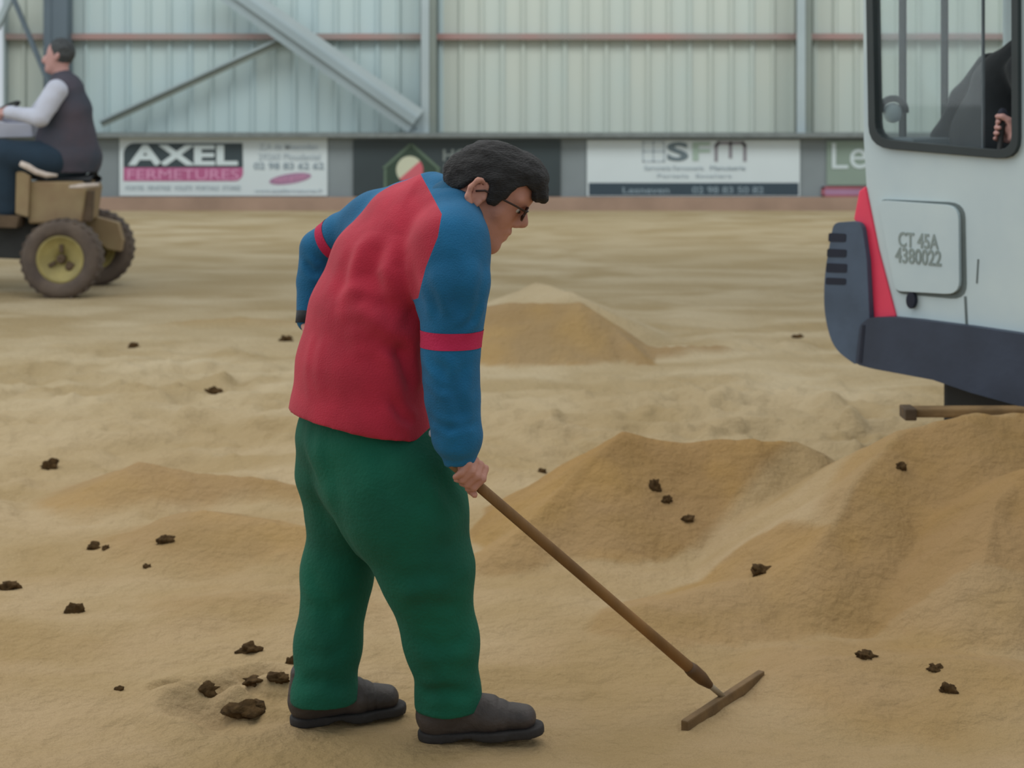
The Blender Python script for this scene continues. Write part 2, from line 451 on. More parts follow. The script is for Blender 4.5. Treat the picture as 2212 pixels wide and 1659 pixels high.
M['tan'] = mat('faded_tan_machine_paint', srgb(150, 132, 98), .7, 0, .15, 4, .1, 20, col2=srgb(136, 112, 84))
M['tan_d'] = mat('rusty_brown_steel', srgb(86, 70, 52), .8, 0, .2, 8, .2, 40)
M['yellow'] = mat('yellow_wheel_paint', srgb(150, 138, 84), .6, 0, .15, 8, .1, 40)
M['tyre'] = mat('dusty_tyre_rubber', srgb(98, 86, 76), .9, 0, .2, 6, .4, 30, col2=srgb(78, 68, 62))
M['dark'] = mat('oily_black_steel', srgb(44, 46, 46), .7, 0, .2, 6)
M['torn'] = mat('torn_pale_foam', srgb(196, 184, 174), .95, 0, .12, 14, .4, 40)
M['eye_w'] = mat('eye_white', srgb(200, 196, 190), .3, 0, .02)
M['eye_d'] = mat('brown_iris', srgb(40, 26, 20), .3, 0, .05)

def glass_mat(name, tint, haze):
    m = bpy.data.materials.new(name); m.use_nodes = True; nt = m.node_tree; N = nt.nodes; L = nt.links
    for n in list(N): N.remove(n)
    out = N.new('ShaderNodeOutputMaterial'); t = N.new('ShaderNodeBsdfTransparent'); t.inputs[0].default_value = tint
    g = N.new('ShaderNodeBsdfGlossy'); g.inputs['Roughness'].default_value = .03
    d = N.new('ShaderNodeBsdfDiffuse'); d.inputs[0].default_value = srgb(150, 160, 165)
    lw = N.new('ShaderNodeLayerWeight'); pw = N.new('ShaderNodeMath'); pw.operation = 'POWER'; pw.inputs[1].default_value = 4.0
    fr = N.new('ShaderNodeMath'); fr.operation = 'MULTIPLY_ADD'; fr.inputs[1].default_value = .5; fr.inputs[2].default_value = .025
    L.new(lw.outputs['Facing'], pw.inputs[0]); L.new(pw.outputs[0], fr.inputs[0])
    m1 = N.new('ShaderNodeMixShader'); m2 = N.new('ShaderNodeMixShader')
    nz = N.new('ShaderNodeTexNoise'); nz.inputs['Scale'].default_value = 3.0
    mr = N.new('ShaderNodeMapRange'); mr.inputs[3].default_value = haze * .5; mr.inputs[4].default_value = haze * 1.5
    L.new(nz.outputs[0], mr.inputs[0])
    L.new(fr.outputs[0], m1.inputs[0]); L.new(t.outputs[0], m1.inputs[1]); L.new(g.outputs[0], m1.inputs[2])
    L.new(mr.outputs[0], m2.inputs[0]); L.new(m1.outputs[0], m2.inputs[1]); L.new(d.outputs[0], m2.inputs[2])
    L.new(m2.outputs[0], out.inputs[0]); return m
M['glass'] = glass_mat('hazy_cab_glass', (.95, .98, .98, 1), .10)  # grey haze mixed in to stand for the reflection on the pane
M['glass_clean'] = glass_mat('clean_cab_glass', (.97, .99, .99, 1), .03)
M['lens'] = glass_mat('spectacle_lens', (.55, .45, .40, 1), .03)

# ------------------------------------------------------------------ sand ground
def ridge(X, Y, pts, slope, wob=0.0):
    """height of a heap with an angle-of-repose flank round a crest line of (x, y, h)"""
    H = np.full(X.shape, -9.0)
    for i in range(len(pts) - 1):
        a = np.array(pts[i]); b = np.array(pts[i + 1]); ab = b[:2] - a[:2]
        t = np.clip(((X - a[0]) * ab[0] + (Y - a[1]) * ab[1]) / (ab @ ab), 0, 1)
        d = np.hypot(X - a[0] - t * ab[0], Y - a[1] - t * ab[1])
        H = np.maximum(H, a[2] + (b[2] - a[2]) * t - slope * d)
    return H
def smaxn(a, b, k): return _smax(a, b, k)
def cr(px, py, d):
    p = P(px, py, d); return (p[0], p[1], p[2])
RA = [cr(1110, 1150, 5.74), cr(1215, 1048, 6.0), cr(1300, 968, 6.15), cr(1345, 930, 6.27), cr(1400, 938, 6.28), cr(1500, 947, 6.3), cr(1620, 946, 6.3), cr(1720, 950, 6.35)]
RB = [(2.9, 6.2, .50), cr(2230, 886, 5.9), cr(2080, 896, 5.85), cr(1950, 924, 5.82), cr(1850, 1035, 5.55), cr(1775, 1165, 5.3), cr(1745, 1275, 5.2)]
RD = [(2.5, 5.2, .36), cr(2215, 1010, 5.45), cr(2150, 1090, 5.3), cr(2128, 1190, 5.1)]
RC = [cr(960, 672, 10.4), cr(1100, 652, 10.35), cr(1250, 650, 10.35), cr(1320, 700, 10.25), cr(1390, 768, 9.9)]
RC2 = [cr(1330, 735, 10.3), cr(1440, 748, 10.2), cr(1560, 744, 10.4)]
RE = [cr(230, 1030, 6.7), cr(300, 1000, 6.7), cr(430, 1022, 6.7), cr(600, 1040, 6.6), cr(760, 1060, 6.5)]
RF = [cr(1160, 611, 11.6), cr(1230, 628, 11.2), cr(1320, 672, 11.0)]
RI = [cr(-40, 905, 8.3), cr(120, 880, 8.5), cr(300, 868, 8.6)]
RK = [cr(440, 1105, 5.95), cr(520, 1120, 5.9), cr(700, 1145, 5.8)]
RL = [cr(420, 1300, 5.13), cr(520, 1285, 5.2), cr(720, 1290, 5.17)]
RM = [cr(1270, 1445, 4.54), cr(1380, 1405, 4.68), cr(1440, 1400, 4.70)]
RN = [cr(330, 700, 11.5), cr(520, 684, 11.7), cr(640, 690, 11.6)]
RG = [cr(1395, 1308, 5.02), cr(1480, 1290, 5.10), cr(1640, 1252, 5.25)]
RH = [cr(1800, 1425, 4.57), cr(1900, 1410, 4.62), cr(2140, 1440, 4.52)]
FEET = [(PG(1035, 1590), .34), (PG(750, 1572), .32), (PG(1560, 1525), .28)]
def heights(X, Y):
    Z0 = X * 0
    w1 = fbm(X * 1.1, Y * .9, Z0, 4, 3) * .045
    w2 = fbm(X * 3.2 + .6 * Y, Y * 3.6, Z0, 4, 11) * .022
    rip = fbm(X * .55 + 3, Y * 2.1, Z0, 3, 21) * .03
    near = np.clip((12.5 - Y) / 6, .10, 1)
    h = (w1 + w2 + rip) * near
    fine = fbm(X * 14, Y * 14, Z0, 3, 31) * .007 * np.clip((9 - Y) / 4, 0, 1)
    rid = -np.abs(fbm(X * 1.6 + .9 * Y, Y * 2.6 - .3 * X, Z0, 4, 71)) * .13 - np.abs(fbm(X * 4.5, Y * 5.5, Z0, 3, 81)) * .05
    lump = np.maximum(0, fbm(X * 5.5 + 2, Y * 4.2, Z0, 3, 101) - .05) * .085 - np.maximum(0, -fbm(X * 3.4, Y * 3.4 + 5, Z0, 3, 111) - .15) * .10
    patch = np.clip(fbm(X * .5, Y * .45, Z0, 2, 91) * 2.2 + .45, 0, 1)
    patch = np.maximum(patch, 1.0 * np.exp(-(((X - 1.1) / 1.5) ** 2 + ((Y - 8.1) / 1.5) ** 2) ** 2)); patch = np.maximum(patch, .75 * np.exp(-(((X + 2.4) / 1.8) ** 2 + ((Y - 8.6) / 2.6) ** 2) ** 2))
    h = h + (rid + .035 + lump) * patch * np.clip((Y - 4.2) / 1.5, .35, 1) * np.clip((12.5 - Y) / 3, .12, 1)
    # trampled hollows
    rough = np.zeros_like(X)
    for px, py, r in ((430, 1540, .10), (490, 1500, .09), (520, 1560, .12), (600, 1515, .09), (560, 1470, .08), (380, 1500, .07), (700, 1490, .09)):
        gx, gy = PG(px, py); q = ((X - gx) / r) ** 2 + ((Y - gy) / (r * .8)) ** 2
        rough += -.048 * np.exp(-q * 1.6) + .022 * np.exp(-(np.sqrt(q) - 1.2) ** 2 * 5)
    h = h + rough
    for (gx, gy), r in FEET:
        wgt = np.exp(-(((X - gx) ** 2 + (Y - gy) ** 2) / r ** 2) ** 2); h = h * (1 - wgt)
    # tracks of the tractor: flat where its wheels stand
    wgt = np.exp(-(((X + 3.6) / 2.2) ** 4 + ((Y - 13.6) / 1.2) ** 4)); h = h * (1 - wgt)
    g = h.copy()
    sl = .62 + .05 * fbm(X * 2.5, Y * 2.5, Z0, 3, 41)
    wob = .018 * fbm(X * 5, Y * 5, Z0, 3, 51)
    for R_, s_ in ((RA, 1), (RB, 1), (RD, .9), (RC, 1), (RC2, .8), (RE, .55), (RF, .7), (RG, .45), (RH, .30), (RI, .30), (RK, .45), (RL, .25), (RN, .4)):
        h = smaxn(h, ridge(X, Y, R_, sl * s_) + wob, .012)
    damp_shade = np.zeros_like(X)
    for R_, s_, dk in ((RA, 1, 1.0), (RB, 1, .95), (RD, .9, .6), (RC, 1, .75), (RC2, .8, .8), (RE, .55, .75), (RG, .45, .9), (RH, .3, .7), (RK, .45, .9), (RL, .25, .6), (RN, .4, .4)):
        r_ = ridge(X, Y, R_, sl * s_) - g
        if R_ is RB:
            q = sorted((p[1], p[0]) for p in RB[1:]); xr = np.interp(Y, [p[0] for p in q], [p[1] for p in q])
            dk = dk * np.clip((X - xr) / .05 + .5, .15, 1)  # besides damp, the lit left flank is painted lighter here
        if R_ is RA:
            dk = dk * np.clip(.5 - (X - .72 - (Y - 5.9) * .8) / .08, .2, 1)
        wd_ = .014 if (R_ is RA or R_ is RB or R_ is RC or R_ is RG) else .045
        damp_shade = np.maximum(damp_shade, dk * np.clip(r_ / wd_ + .1, 0, 1))
    return h + fine, damp_shade
ny, nx = 560, 640
ys = 2.2 * (24.3 / 2.2) ** (np.linspace(0, 1, ny)); us = np.linspace(-1, 1, nx)
Yg = np.repeat(ys[:, None], nx, 1); Xg = np.sign(us[None, :]) * (np.abs(us[None, :]) * (.36 * Yg + 1.0) + np.maximum(np.abs(us[None, :]) - .88, 0) * 30)
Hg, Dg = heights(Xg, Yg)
far = np.clip((Yg - 22) / 1.5, 0, 1); Hg = Hg * (1 - far)
eg = np.clip((np.abs(us)[None, :] - .90) / .10, 0, 1) + 0 * Hg; eg = np.maximum(eg, np.clip((2.9 - Yg) / .7, 0, 1)); eg = eg * eg * (3 - 2 * eg); Hg = Hg * (1 - eg) - .139 * eg
V = np.stack([Xg, Yg, Hg], -1).reshape(-1, 3)
ii = (np.arange(ny - 1)[:, None] * nx + np.arange(nx - 1)[None, :]).ravel()
F = np.stack([ii, ii + 1, ii + nx + 1, ii + nx], 1)
edge = np.array([[-40, -30, -.14], [40, -30, -.14], [40, 24.2, -.14], [-40, 24.2, -.14]]); nb = len(V)
V = np.concatenate([V, edge]); F = np.concatenate([F, [[nb, nb + 1, nb + 2, nb + 3]]])
fme = mesh_np('floor', V, F)
at = fme.attributes.new('damp_shade', 'FLOAT', 'POINT'); at.data.foreach_set('value', np.concatenate([Dg.ravel(), np.zeros(4)]).astype(np.float32))
sm = bpy.data.materials.new('arena_sand'); sm.use_nodes = True
N = sm.node_tree.nodes; L = sm.node_tree.links; B = N['Principled BSDF']; B.inputs['Roughness'].default_value = .95; B.inputs['Specular IOR Level'].default_value = .15
tc = N.new('ShaderNodeTexCoord')
def noise(sc, det, dist=0, vec=None):
    n = N.new('ShaderNodeTexNoise'); n.inputs['Scale'].default_value = sc; n.inputs['Detail'].default_value = det; n.inputs['Distortion'].default_value = dist
    L.new(vec if vec is not None else tc.outputs['Object'], n.inputs['Vector']); return n.outputs[0]
def rng_(src, a, b, c=0, d=1):
    r = N.new('ShaderNodeMapRange'); r.inputs[1].default_value = a; r.inputs[2].default_value = b; r.inputs[3].default_value = c; r.inputs[4].default_value = d
    L.new(src, r.inputs[0]); return r.outputs[0]
def mixc(f, a, b):
    m_ = N.new('ShaderNodeMix'); m_.data_type = 'RGBA'
    L.new(f, m_.inputs[0])
    for k_, v_ in ((6, a), (7, b)):
        if isinstance(v_, tuple): m_.inputs[k_].default_value = v_
        else: L.new(v_, m_.inputs[k_])
    return m_.outputs[2]
mp = N.new('ShaderNodeMapping'); mp.inputs['Scale'].default_value = (.8, 1.3, 1); L.new(tc.outputs['Object'], mp.inputs[0])
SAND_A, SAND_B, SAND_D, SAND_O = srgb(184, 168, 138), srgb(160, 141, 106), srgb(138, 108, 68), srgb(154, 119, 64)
c = mixc(rng_(noise(1.3, 5, .4, mp.outputs[0]), .38, .62), SAND_A, SAND_B)
at_n = N.new('ShaderNodeAttribute'); at_n.attribute_name = 'damp_shade'
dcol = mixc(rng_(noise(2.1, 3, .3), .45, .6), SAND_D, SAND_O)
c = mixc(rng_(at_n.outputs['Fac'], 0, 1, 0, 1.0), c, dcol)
# the foreground sand is browner and streaky
c = mixc(rng_(noise(.35, 3, .2), .4, .6, 0, .5), c, srgb(166, 148, 114))
sp = N.new('ShaderNodeSeparateXYZ'); L.new(tc.outputs['Object'], sp.inputs[0])
c = mixc(rng_(sp.outputs['Y'], 9.5, 4.2, 0, .62), c, mixc(rng_(noise(2.6, 4, .5, mp.outputs[0]), .4, .62), srgb(170, 140, 100), srgb(160, 130, 84)))
c = mixc(rng_(noise(260, 2), .42, .7, 0, .25), c, srgb(120, 98, 64))
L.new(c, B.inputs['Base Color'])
bp = N.new('ShaderNodeBump'); bp.inputs['Strength'].default_value = .5; bp.inputs['Distance'].default_value = .03
ad = N.new('ShaderNodeMath'); ad.operation = 'MULTIPLY_ADD'; ad.inputs[1].default_value = 1.6
L.new(noise(9, 9, .3), ad.inputs[0]); L.new(noise(34, 6, .2), ad.inputs[2]); L.new(ad.outputs[0], bp.inputs['Height']); L.new(bp.outputs[0], B.inputs['Normal'])
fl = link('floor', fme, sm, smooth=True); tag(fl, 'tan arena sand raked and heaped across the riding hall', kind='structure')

def ground(x, y):
    h, _ = heights(np.array([[float(x)]]), np.array([[float(y)]])); return float(h[0, 0])

# ------------------------------------------------------------------ back wall
WY = 23.8
def WP(px, py, off=0.0):
    return P(px, py, WY - off)
wz = lambda py: WP(1000, py)[2]
wxx = lambda px: WP(px, 200)[0]
x_l, x_r = wxx(9), 18.0
zs = P(1000, 294, WY - .46)[2]; ztop = 6.0
KY = WY - .46
wall = empty('wall_back', (0, WY, 0), None, None); del_keys = None
wall['kind'] = 'structure'; wall['label'] = 'back wall of the hall with ribbed cladding above a grey kick wall'
BM().box(((x_l + x_r) / 2, KY + .22, zs / 2), (x_r - x_l, .2, zs)).build('kick_board', M['kick'], wall)
def sheet_mesh(wd, z0, z1):
    b = bmesh.new(); pit = wd / 3; prof = []
    for k in range(3):
        x = k * pit; prof += [(x, 0), (x + pit - .085, 0), (x + pit - .062, .045), (x + pit - .028, .045), (x + pit - .006, 0)]
    prof.append((wd - .001, 0))
    lo = [b.verts.new((x, -y, z0)) for x, y in prof]; hi = [b.verts.new((x, -y, z1)) for x, y in prof]
    for i in range(len(prof) - 1): b.faces.new((lo[i], lo[i + 1], hi[i + 1], hi[i]))
    me = bpy.data.meshes.new('cladding_sheet'); b.to_mesh(me); b.free(); return me
W_S = .895
sh_a = sheet_mesh(W_S, zs, ztop); sh_b = sh_a.copy(); sh_a.materials.append(M['clad']); sh_b.materials.append(M['clad_warm'])
n_s = int((x_r - x_l) / W_S) + 1
for k in range(n_s):
    xx = x_l + k * W_S
    o = bpy.data.objects.new('cladding_sheet', sh_b if (xx > wxx(930) or xx < wxx(90)) else sh_a); COL.objects.link(o); o.parent = wall; o.location = (xx, .12, 0)
def zbar(name, pyc, hpx, depth, m, xa, xb, off=.0):
    zc = P(1000, pyc, WY - off)[2]; h = hpx / 151.0
    return BM().box(((xa + xb) / 2, WY - off, zc), (xb - xa, depth, h)).build(name, m)
tag(zbar('trim_1', 291, 9, .66, M['sill'], x_l, x_r, .2), 'grey flashing along the top of the kick wall', kind='structure')
tag(zbar('baseboard_back', 441, 30, .12, M['foot'], x_l, x_r, .42), 'sand-stained footing along the foot of the back wall', kind='structure')
g1 = BM().box(((x_l + x_r) / 2, WY + .03, wz(79)), (x_r - x_l, .13, .085)).build('trim_2', M['girt'])
tag(g1, 'reddish-brown steel girt running across the cladding', kind='structure')
zbar('trim_3', -150, 10, .13, M['girt'], x_l, x_r, -.03)['kind'] = 'structure'
# doorway on the far left: jamb and the bright yard outside
BM().box((x_l + .01, WY + .1, 2.6), (.03, .3, 5.2)).build('door_1', M['steel_light'])['kind'] = 'structure'
# columns
def column(px0, px1, px2, ma, mb, label, idx):
    e = empty('steel_column', (wxx((px0 + px2) / 2), WY - .2, 0), label, 'column', 'steel columns along the back wall')
    xa, xb, xc = wxx(px0), wxx(px1), wxx(px2)
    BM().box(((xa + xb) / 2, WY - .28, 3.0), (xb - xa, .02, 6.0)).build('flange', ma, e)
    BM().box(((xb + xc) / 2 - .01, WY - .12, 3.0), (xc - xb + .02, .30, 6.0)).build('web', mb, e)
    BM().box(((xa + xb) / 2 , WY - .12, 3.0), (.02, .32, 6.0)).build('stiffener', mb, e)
    BM().box(((xa + xc) / 2, WY - .2, .02), (xc - xa + .1, .4, .03)).build('base_plate', mb, e)
column(912, 929, 944, M['steel_light'], M['steel_shade'], 'pale steel column at the foot of the thick diagonal brace', 0)
column(1714, 1732, 1746, M['steel_light'], M['steel_shade'], 'pale steel column standing above the gap right of the white and navy banner', 1)
column(106, 122, 156, M['steel_dark'], M['steel_dark'], 'dark blue-grey steel column behind the tractor driver', 2)
# braces
def brace(pa, pb, wd, off, m, label, gus=None):
    a = WP(*pa, off); b_ = WP(*pb, off)
    e = empty('diagonal_brace', tuple(b_), label, 'brace')
    BM().bar(a, b_, wd, .12, up=(0, 1, 0), bev=.008).build('beam', m, e)
    return e
e = brace((455, -50), (898, 262), .12, .40, M['steel_mid'], 'thick pale steel brace slanting down right to the central column')
a_, b__ = WP(455, -50, .40), WP(898, 262, .40)
# bar() width runs across the view: flanged H profile
up_ = nrm(np.cross(b__ - a_, [0, 1, 0]))
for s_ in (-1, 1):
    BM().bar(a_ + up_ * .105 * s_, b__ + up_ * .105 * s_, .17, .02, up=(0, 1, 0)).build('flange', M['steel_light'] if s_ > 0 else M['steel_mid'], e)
c_ = WP(893, 262, .33)
BM().prism([[(-.13, .10), (.12, .16), (.12, -.17), (-.10, -.17), (-.16, -.02)]], c_, (1, 0, 0), (0, 0, 1), (0, 1, 0), 0, .02).build('gusset_plate', M['steel_mid'], e)
for dx, dz in ((-.07, -.09), (.03, -.1), (-.07, .02)):
    BM().ellipsoid(c_ + np.array([dx, -.005, dz]), (.018, .012, .018), 1).build('bolt', M['steel_dark'], e)
e = brace((216, 262), (640, 68), .04, .2, M['steel_mid'], 'thin steel angle brace rising right from behind the tractor driver')
a_, b__ = WP(216, 262, .2), WP(640, 68, .2); up_ = nrm(np.cross(b__ - a_, [0, 1, 0]))
BM().bar(a_ - up_ * .045, b__ - up_ * .045, .10, .02, up=(0, 1, 0)).build('flange', M['steel_shade'], e)
brace((24, -16), (116, 205), .05, .46, M['steel_dark'], 'thin dark steel rod slanting down to the driver from the top left')
brace((26, -10), (-8, 62), .09, .25, M['steel_light'], 'short pale steel brace at the gate edge, top left corner')

# banners
def txt_mesh(s, x0, x1, z0, z1, y, m, name, parent, bold=.0, shear=0.0, rot=0.0, space=1.0):
    cu = bpy.data.curves.new('lettering', 'FONT'); cu.body = s; cu.offset = bold; cu.extrude = .02; cu.space_character = space; cu.shear = shear; cu.resolution_u = 4
    to = bpy.data.objects.new('tmp', cu); COL.objects.link(to)
    dg = bpy.context.evaluated_depsgraph_get(); me = bpy.data.meshes.new_from_object(to.evaluated_get(dg)); bpy.data.objects.remove(to)
    n = len(me.vertices); c = np.zeros(n * 3, np.float32); me.vertices.foreach_get('co', c); c = c.reshape(-1, 3)
    lo, hi = c.min(0), c.max(0)
    X_ = x0 + (c[:, 0] - lo[0]) / (hi[0] - lo[0]) * (x1 - x0); Z_ = z0 + (c[:, 1] - lo[1]) / (hi[1] - lo[1]) * (z1 - z0)
    if rot:
        cx, cz = (x0 + x1) / 2, (z0 + z1) / 2; dx, dz = X_ - cx, Z_ - cz
        X_ = cx + dx * math.cos(rot) - dz * math.sin(rot); Z_ = cz + dx * math.sin(rot) + dz * math.cos(rot)
    Y_ = y - .003 * (c[:, 2] > 0)
    me.vertices.foreach_set('co', np.stack([X_, Y_, Z_], 1).astype(np.float32).ravel()); me.update()
    me.materials.clear()
    return link(name, me, m, parent)
BY = WY - .46 + .09
def letters(o):
    """split a lettering mesh into one object per letter"""
    b = bmesh.new(); b.from_mesh(o.data); left = set(b.verts); isl = []
    while left:
        st = [left.pop()]; cur = set(st)
        while st:
            for e in st.pop().link_edges:
                for v in e.verts:
                    if v in left: left.discard(v); cur.add(v); st.append(v)
        isl.append(cur)
    isl.sort(key=lambda c: min(v.co.x for v in c)); par = o.parent; loc = o.location.copy(); m = o.data.materials[0]
    for c in isl:
        idx = {v: i for i, v in enumerate(c)}; fs = [[idx[v] for v in f.verts] for f in b.faces if f.verts[0] in idx]
        me = bpy.data.meshes.new('letter'); me.from_pydata([tuple(v.co) for v in idx], [], fs); me.materials.append(m)
        q = bpy.data.objects.new('letter', me); COL.objects.link(q); q.parent = par; q.location = loc
    b.free(); bpy.data.objects.remove(o)
def bpx(px): return P(px, 360, BY)[0]
def bpz(py): return P(1000, py, BY)[2]
def banner(x0, x1, y0, y1, m, label):
    e = empty('advertising_banner', (bpx((x0 + x1) / 2), BY, bpz(y1)), label, 'banner', 'advertising banners on the kick wall')
    BM().box(((bpx(x0) + bpx(x1)) / 2, BY + .012, (bpz(y0) + bpz(y1)) / 2), (bpx(x1) - bpx(x0), .02, bpz(y0) - bpz(y1))).build('board', m, e)
    return e
def T(e, s, x0, y0, x1, y1, m, bold=.0, **k):
    o = txt_mesh(s, bpx(x0), bpx(x1), bpz(y1), bpz(y0), BY - .003 - k.pop('lift', 0), m, 'lettering', e, bold, **k)
    if y1 - y0 > 19: letters(o)
    else: o['kind'] = 'stuff'
def flat(e, name, pts, m, lift=0.0):
    return BM().prism([[(bpx(x), bpz(y)) for x, y in pts]], (0, BY - lift, 0), (1, 0, 0), (0, 0, 1), (0, -1, 0), 0, .003).build(name, m, e)
b1 = banner(258, 707, 297, 423, M['ban_white'], 'white banner with the black and pink AXEL FERMETURES sign, left of the bent man')
arc = lambda cx, cy, r, a0, a1, n=6: [(cx + r * math.cos(math.radians(a0 + (a1 - a0) * i / n)), cy - r * math.sin(math.radians(a0 + (a1 - a0) * i / n))) for i in range(n + 1)]
flat(b1, 'logo_panel', arc(291, 333, 24, 180, 90) + [(524, 309), (525, 362), (267, 362)], M['ban_black'])
flat(b1, 'logo_stripe', [(267, 362), (525, 362)] + arc(507, 373, 18, 0, -90) + [(267, 391)], M['pink'], 0)
T(b1, 'AXEL', 277, 313, 514, 357, M['white_txt'], .035, lift=.003)
T(b1, 'FERMETURES', 276, 366, 516, 388, M['pink_l'], .0, lift=.003)
T(b1, 'PORTES  FENETRES  VOLETS  PORTAILS  STORES', 272, 401, 520, 411, M['pale_txt'], .01)
T(b1, 'Z.A de Mescoden', 560, 311, 686, 324, M['pale_txt'], .01)
T(b1, '29260 Ploudaniel', 558, 332, 692, 346, M['pale_txt'], .01)
T(b1, '02 98 83 62 62', 548, 351, 700, 366, M['grey_txt'], .02)
ov = [(627 + 46 * math.cos(a) * math.cos(.15) + 11 * math.sin(a) * math.sin(.15), 386 - 46 * math.cos(a) * math.sin(.15) + 11 * math.sin(a) * math.cos(.15)) for a in np.linspace(0, 2 * math.pi, 28)[:-1]]
flat(b1, 'oval_badge', ov, M['mauve'])
T(b1, 'Devis gratuit', 594, 381, 660, 391, M['pink_l'], .01, rot=.15, lift=.003)
T(b1, 'www.axelfermetures.fr', 550, 408, 698, 416, M['pale_txt'], .01)
b2 = banner(763, 1211, 303, 423, M['ban_dark'], 'charcoal banner with a green house outline and a ball, behind the bent man')
flat(b2, 'house_panel', [(888, 316), (945, 366), (944, 421), (832, 421), (832, 366)], M['leaf_dark'])
for pa, pb in (((828, 364), (888, 311)), ((888, 311), (950, 366)), ((832, 364), (832, 421)), ((946, 366), (946, 421))):
    dx, dy = pb[0] - pa[0], pb[1] - pa[1]; l_ = math.hypot(dx, dy); ox, oy = -dy / l_ * 3, dx / l_ * 3
    flat(b2, 'outline_stroke', [(pa[0] + ox, pa[1] + oy), (pb[0] + ox, pb[1] + oy), (pb[0] - ox, pb[1] - oy), (pa[0] - ox, pa[1] - oy)], M['leaf_line'], .003)
cut_ = math.radians(-48)
half = lambda a0: [(885 + 29 * math.cos(a0 + i * math.pi / 14), 367 - 30 * math.sin(a0 + i * math.pi / 14)) for i in range(15)]
flat(b2, 'ball_half', half(math.radians(40)), M['ball_cream'], .003); flat(b2, 'ball_half', half(math.radians(220)), M['ball_red'], .003)
T(b2, 'HOME', 957, 322, 1062, 348, M['dim_txt'], .02); T(b2, 'ENERGY', 959, 355, 1110, 379, M['dim_txt'], .02)
b3 = banner(1268, 1728, 302, 424, M['ban_white'], 'white banner reading SFm with a navy strip along its lower edge')
flat(b3, 'navy_strip', [(1272, 395), (1725, 395), (1725, 422), (1272, 422)], M['ban_navy'])
for (x0, y0, x1, y1) in ((1388, 306, 1436, 309), (1388, 347, 1436, 350), (1388, 306, 1391, 350), (1433, 306, 1436, 350), (1410, 306, 1413, 350), (1388, 326, 1436, 329)):
    flat(b3, 'window_symbol_bar', [(x0, y0), (x1, y0), (x1, y1), (x0, y1)], M['pale_txt'])
T(b3, 'S', 1441, 307, 1487, 348, M['s_txt'], .03); T(b3, 'F', 1496, 307, 1534, 347, M['f_txt'], .02)
def thick(e, pts, r, m):
    for i in range(len(pts) - 1):
        (xa, ya), (xb, yb) = pts[i], pts[i + 1]; l_ = math.hypot(xb - xa, yb - ya) + 1e-6; ux, uy = (xb - xa) / l_ * r * .6, (yb - ya) / l_ * r * .6; ox, oy = -(yb - ya) / l_ * r, (xb - xa) / l_ * r
        flat(e, 'logo_stroke', [(xa - ux + ox, ya - uy + oy), (xb + ux + ox, yb + uy + oy), (xb + ux - ox, yb + uy - oy), (xa - ux - ox, ya - uy - oy)], m)
thick(b3, [(1547, 347), (1547, 314), (1552, 309), (1605, 309), (1609, 314), (1609, 347)], 3.6, M['m_txt']); thick(b3, [(1578, 309), (1578, 340)], 3.6, M['m_txt'])
T(b3, 'Serrurerie Ferronnerie', 1392, 358, 1520, 368, M['pale_txt'], .01); T(b3, 'Menuiserie', 1534, 358, 1610, 368, M['grey_txt'], .0)
T(b3, 'Portails  Escaliers', 1420, 376, 1580, 384, M['pale_txt'], .0)
T(b3, 'Lesneven', 1345, 404, 1446, 418, M['navy_txt'], .02); T(b3, '02 98 83 50 82', 1495, 403, 1650, 418, M['navy_txt'], .02)
b4 = banner(1786, 2240, 304, 400, M['ban_green'], 'grey-green banner reading Le, partly hidden by the excavator')
T(b4, 'L', 1797, 309, 1832, 364, M['white_txt'], .0); T(b4, 'e', 1836, 322, 1872, 364, M['white_txt'], .0)
b5 = banner(1775, 2240, 403, 425, M['mauve'], 'narrow pinkish strip banner edged in red, below the green one')
b5.name = 'strip_banner'
for (x0, y0, x1, y1) in ((1775, 403, 2240, 408), (1775, 421, 2240, 425), (1775, 403, 1781, 425)):
    flat(b5, 'border', [(x0, y0), (x1, y0), (x1, y1), (x0, y1)], M['red_line'])

# ------------------------------------------------------------------ the man with the rake
MAN = empty('person', P(890, 1595, 4.17), 'man bent over raking sand, red and blue jacket and dark green trousers', 'person')
psi = math.radians(30)
fwd = np.array([math.cos(psi), math.sin(psi), 0]); rgt = np.array([math.sin(psi), -math.cos(psi), 0])
HS = 1.10
head_o = P(1037, 419, 4.17)
pit = math.radians(27); yaw = math.radians(4)
hf = np.array([math.cos(yaw) * math.cos(pit), math.sin(yaw) * math.cos(pit), -math.sin(pit)])
hl = np.array([math.sin(yaw), -math.cos(yaw), 0.0])       # towards the camera (his right)
hu = np.cross(hl, hf); hu = hu if hu[2] > 0 else -hu
def H(f, u, l=0.0): return head_o + HS * (hf * f + hu * u + hl * l)
HR = np.array([hf, hu, hl])

# arm joints
SHR, ELR, WRR = P(978, 545, 4.03), P(975, 790, 3.98), P(996, 992, 3.96)
SHL, ELL, WRL = P(800, 478, 4.40), P(686, 543, 4.50), P(668, 690, 4.46)
HANDR = P(1006, 1026, 3.96)
# handle geometry
RK_J = P(1556, 1500, 4.42); RK_J[2] = max(RK_J[2], 0.03)
hdir = nrm(RK_J - HANDR)
spine = [P(778, 905, 4.20), P(783, 800, 4.20), P(803, 690, 4.21), P(842, 585, 4.22), P(893, 508, 4.235), P(940, 465, 4.235), P(985, 445, 4.22)]
legR = [P(850, 940, 4.12), P(880, 1090, 4.11), P(925, 1235, 4.10), P(955, 1400, 4.13), P(966, 1475, 4.15)]
legL = [P(740, 940, 4.28), P(748, 1090, 4.29), P(726, 1235, 4.29), P(708, 1400, 4.27), P(698, 1455, 4.25)]

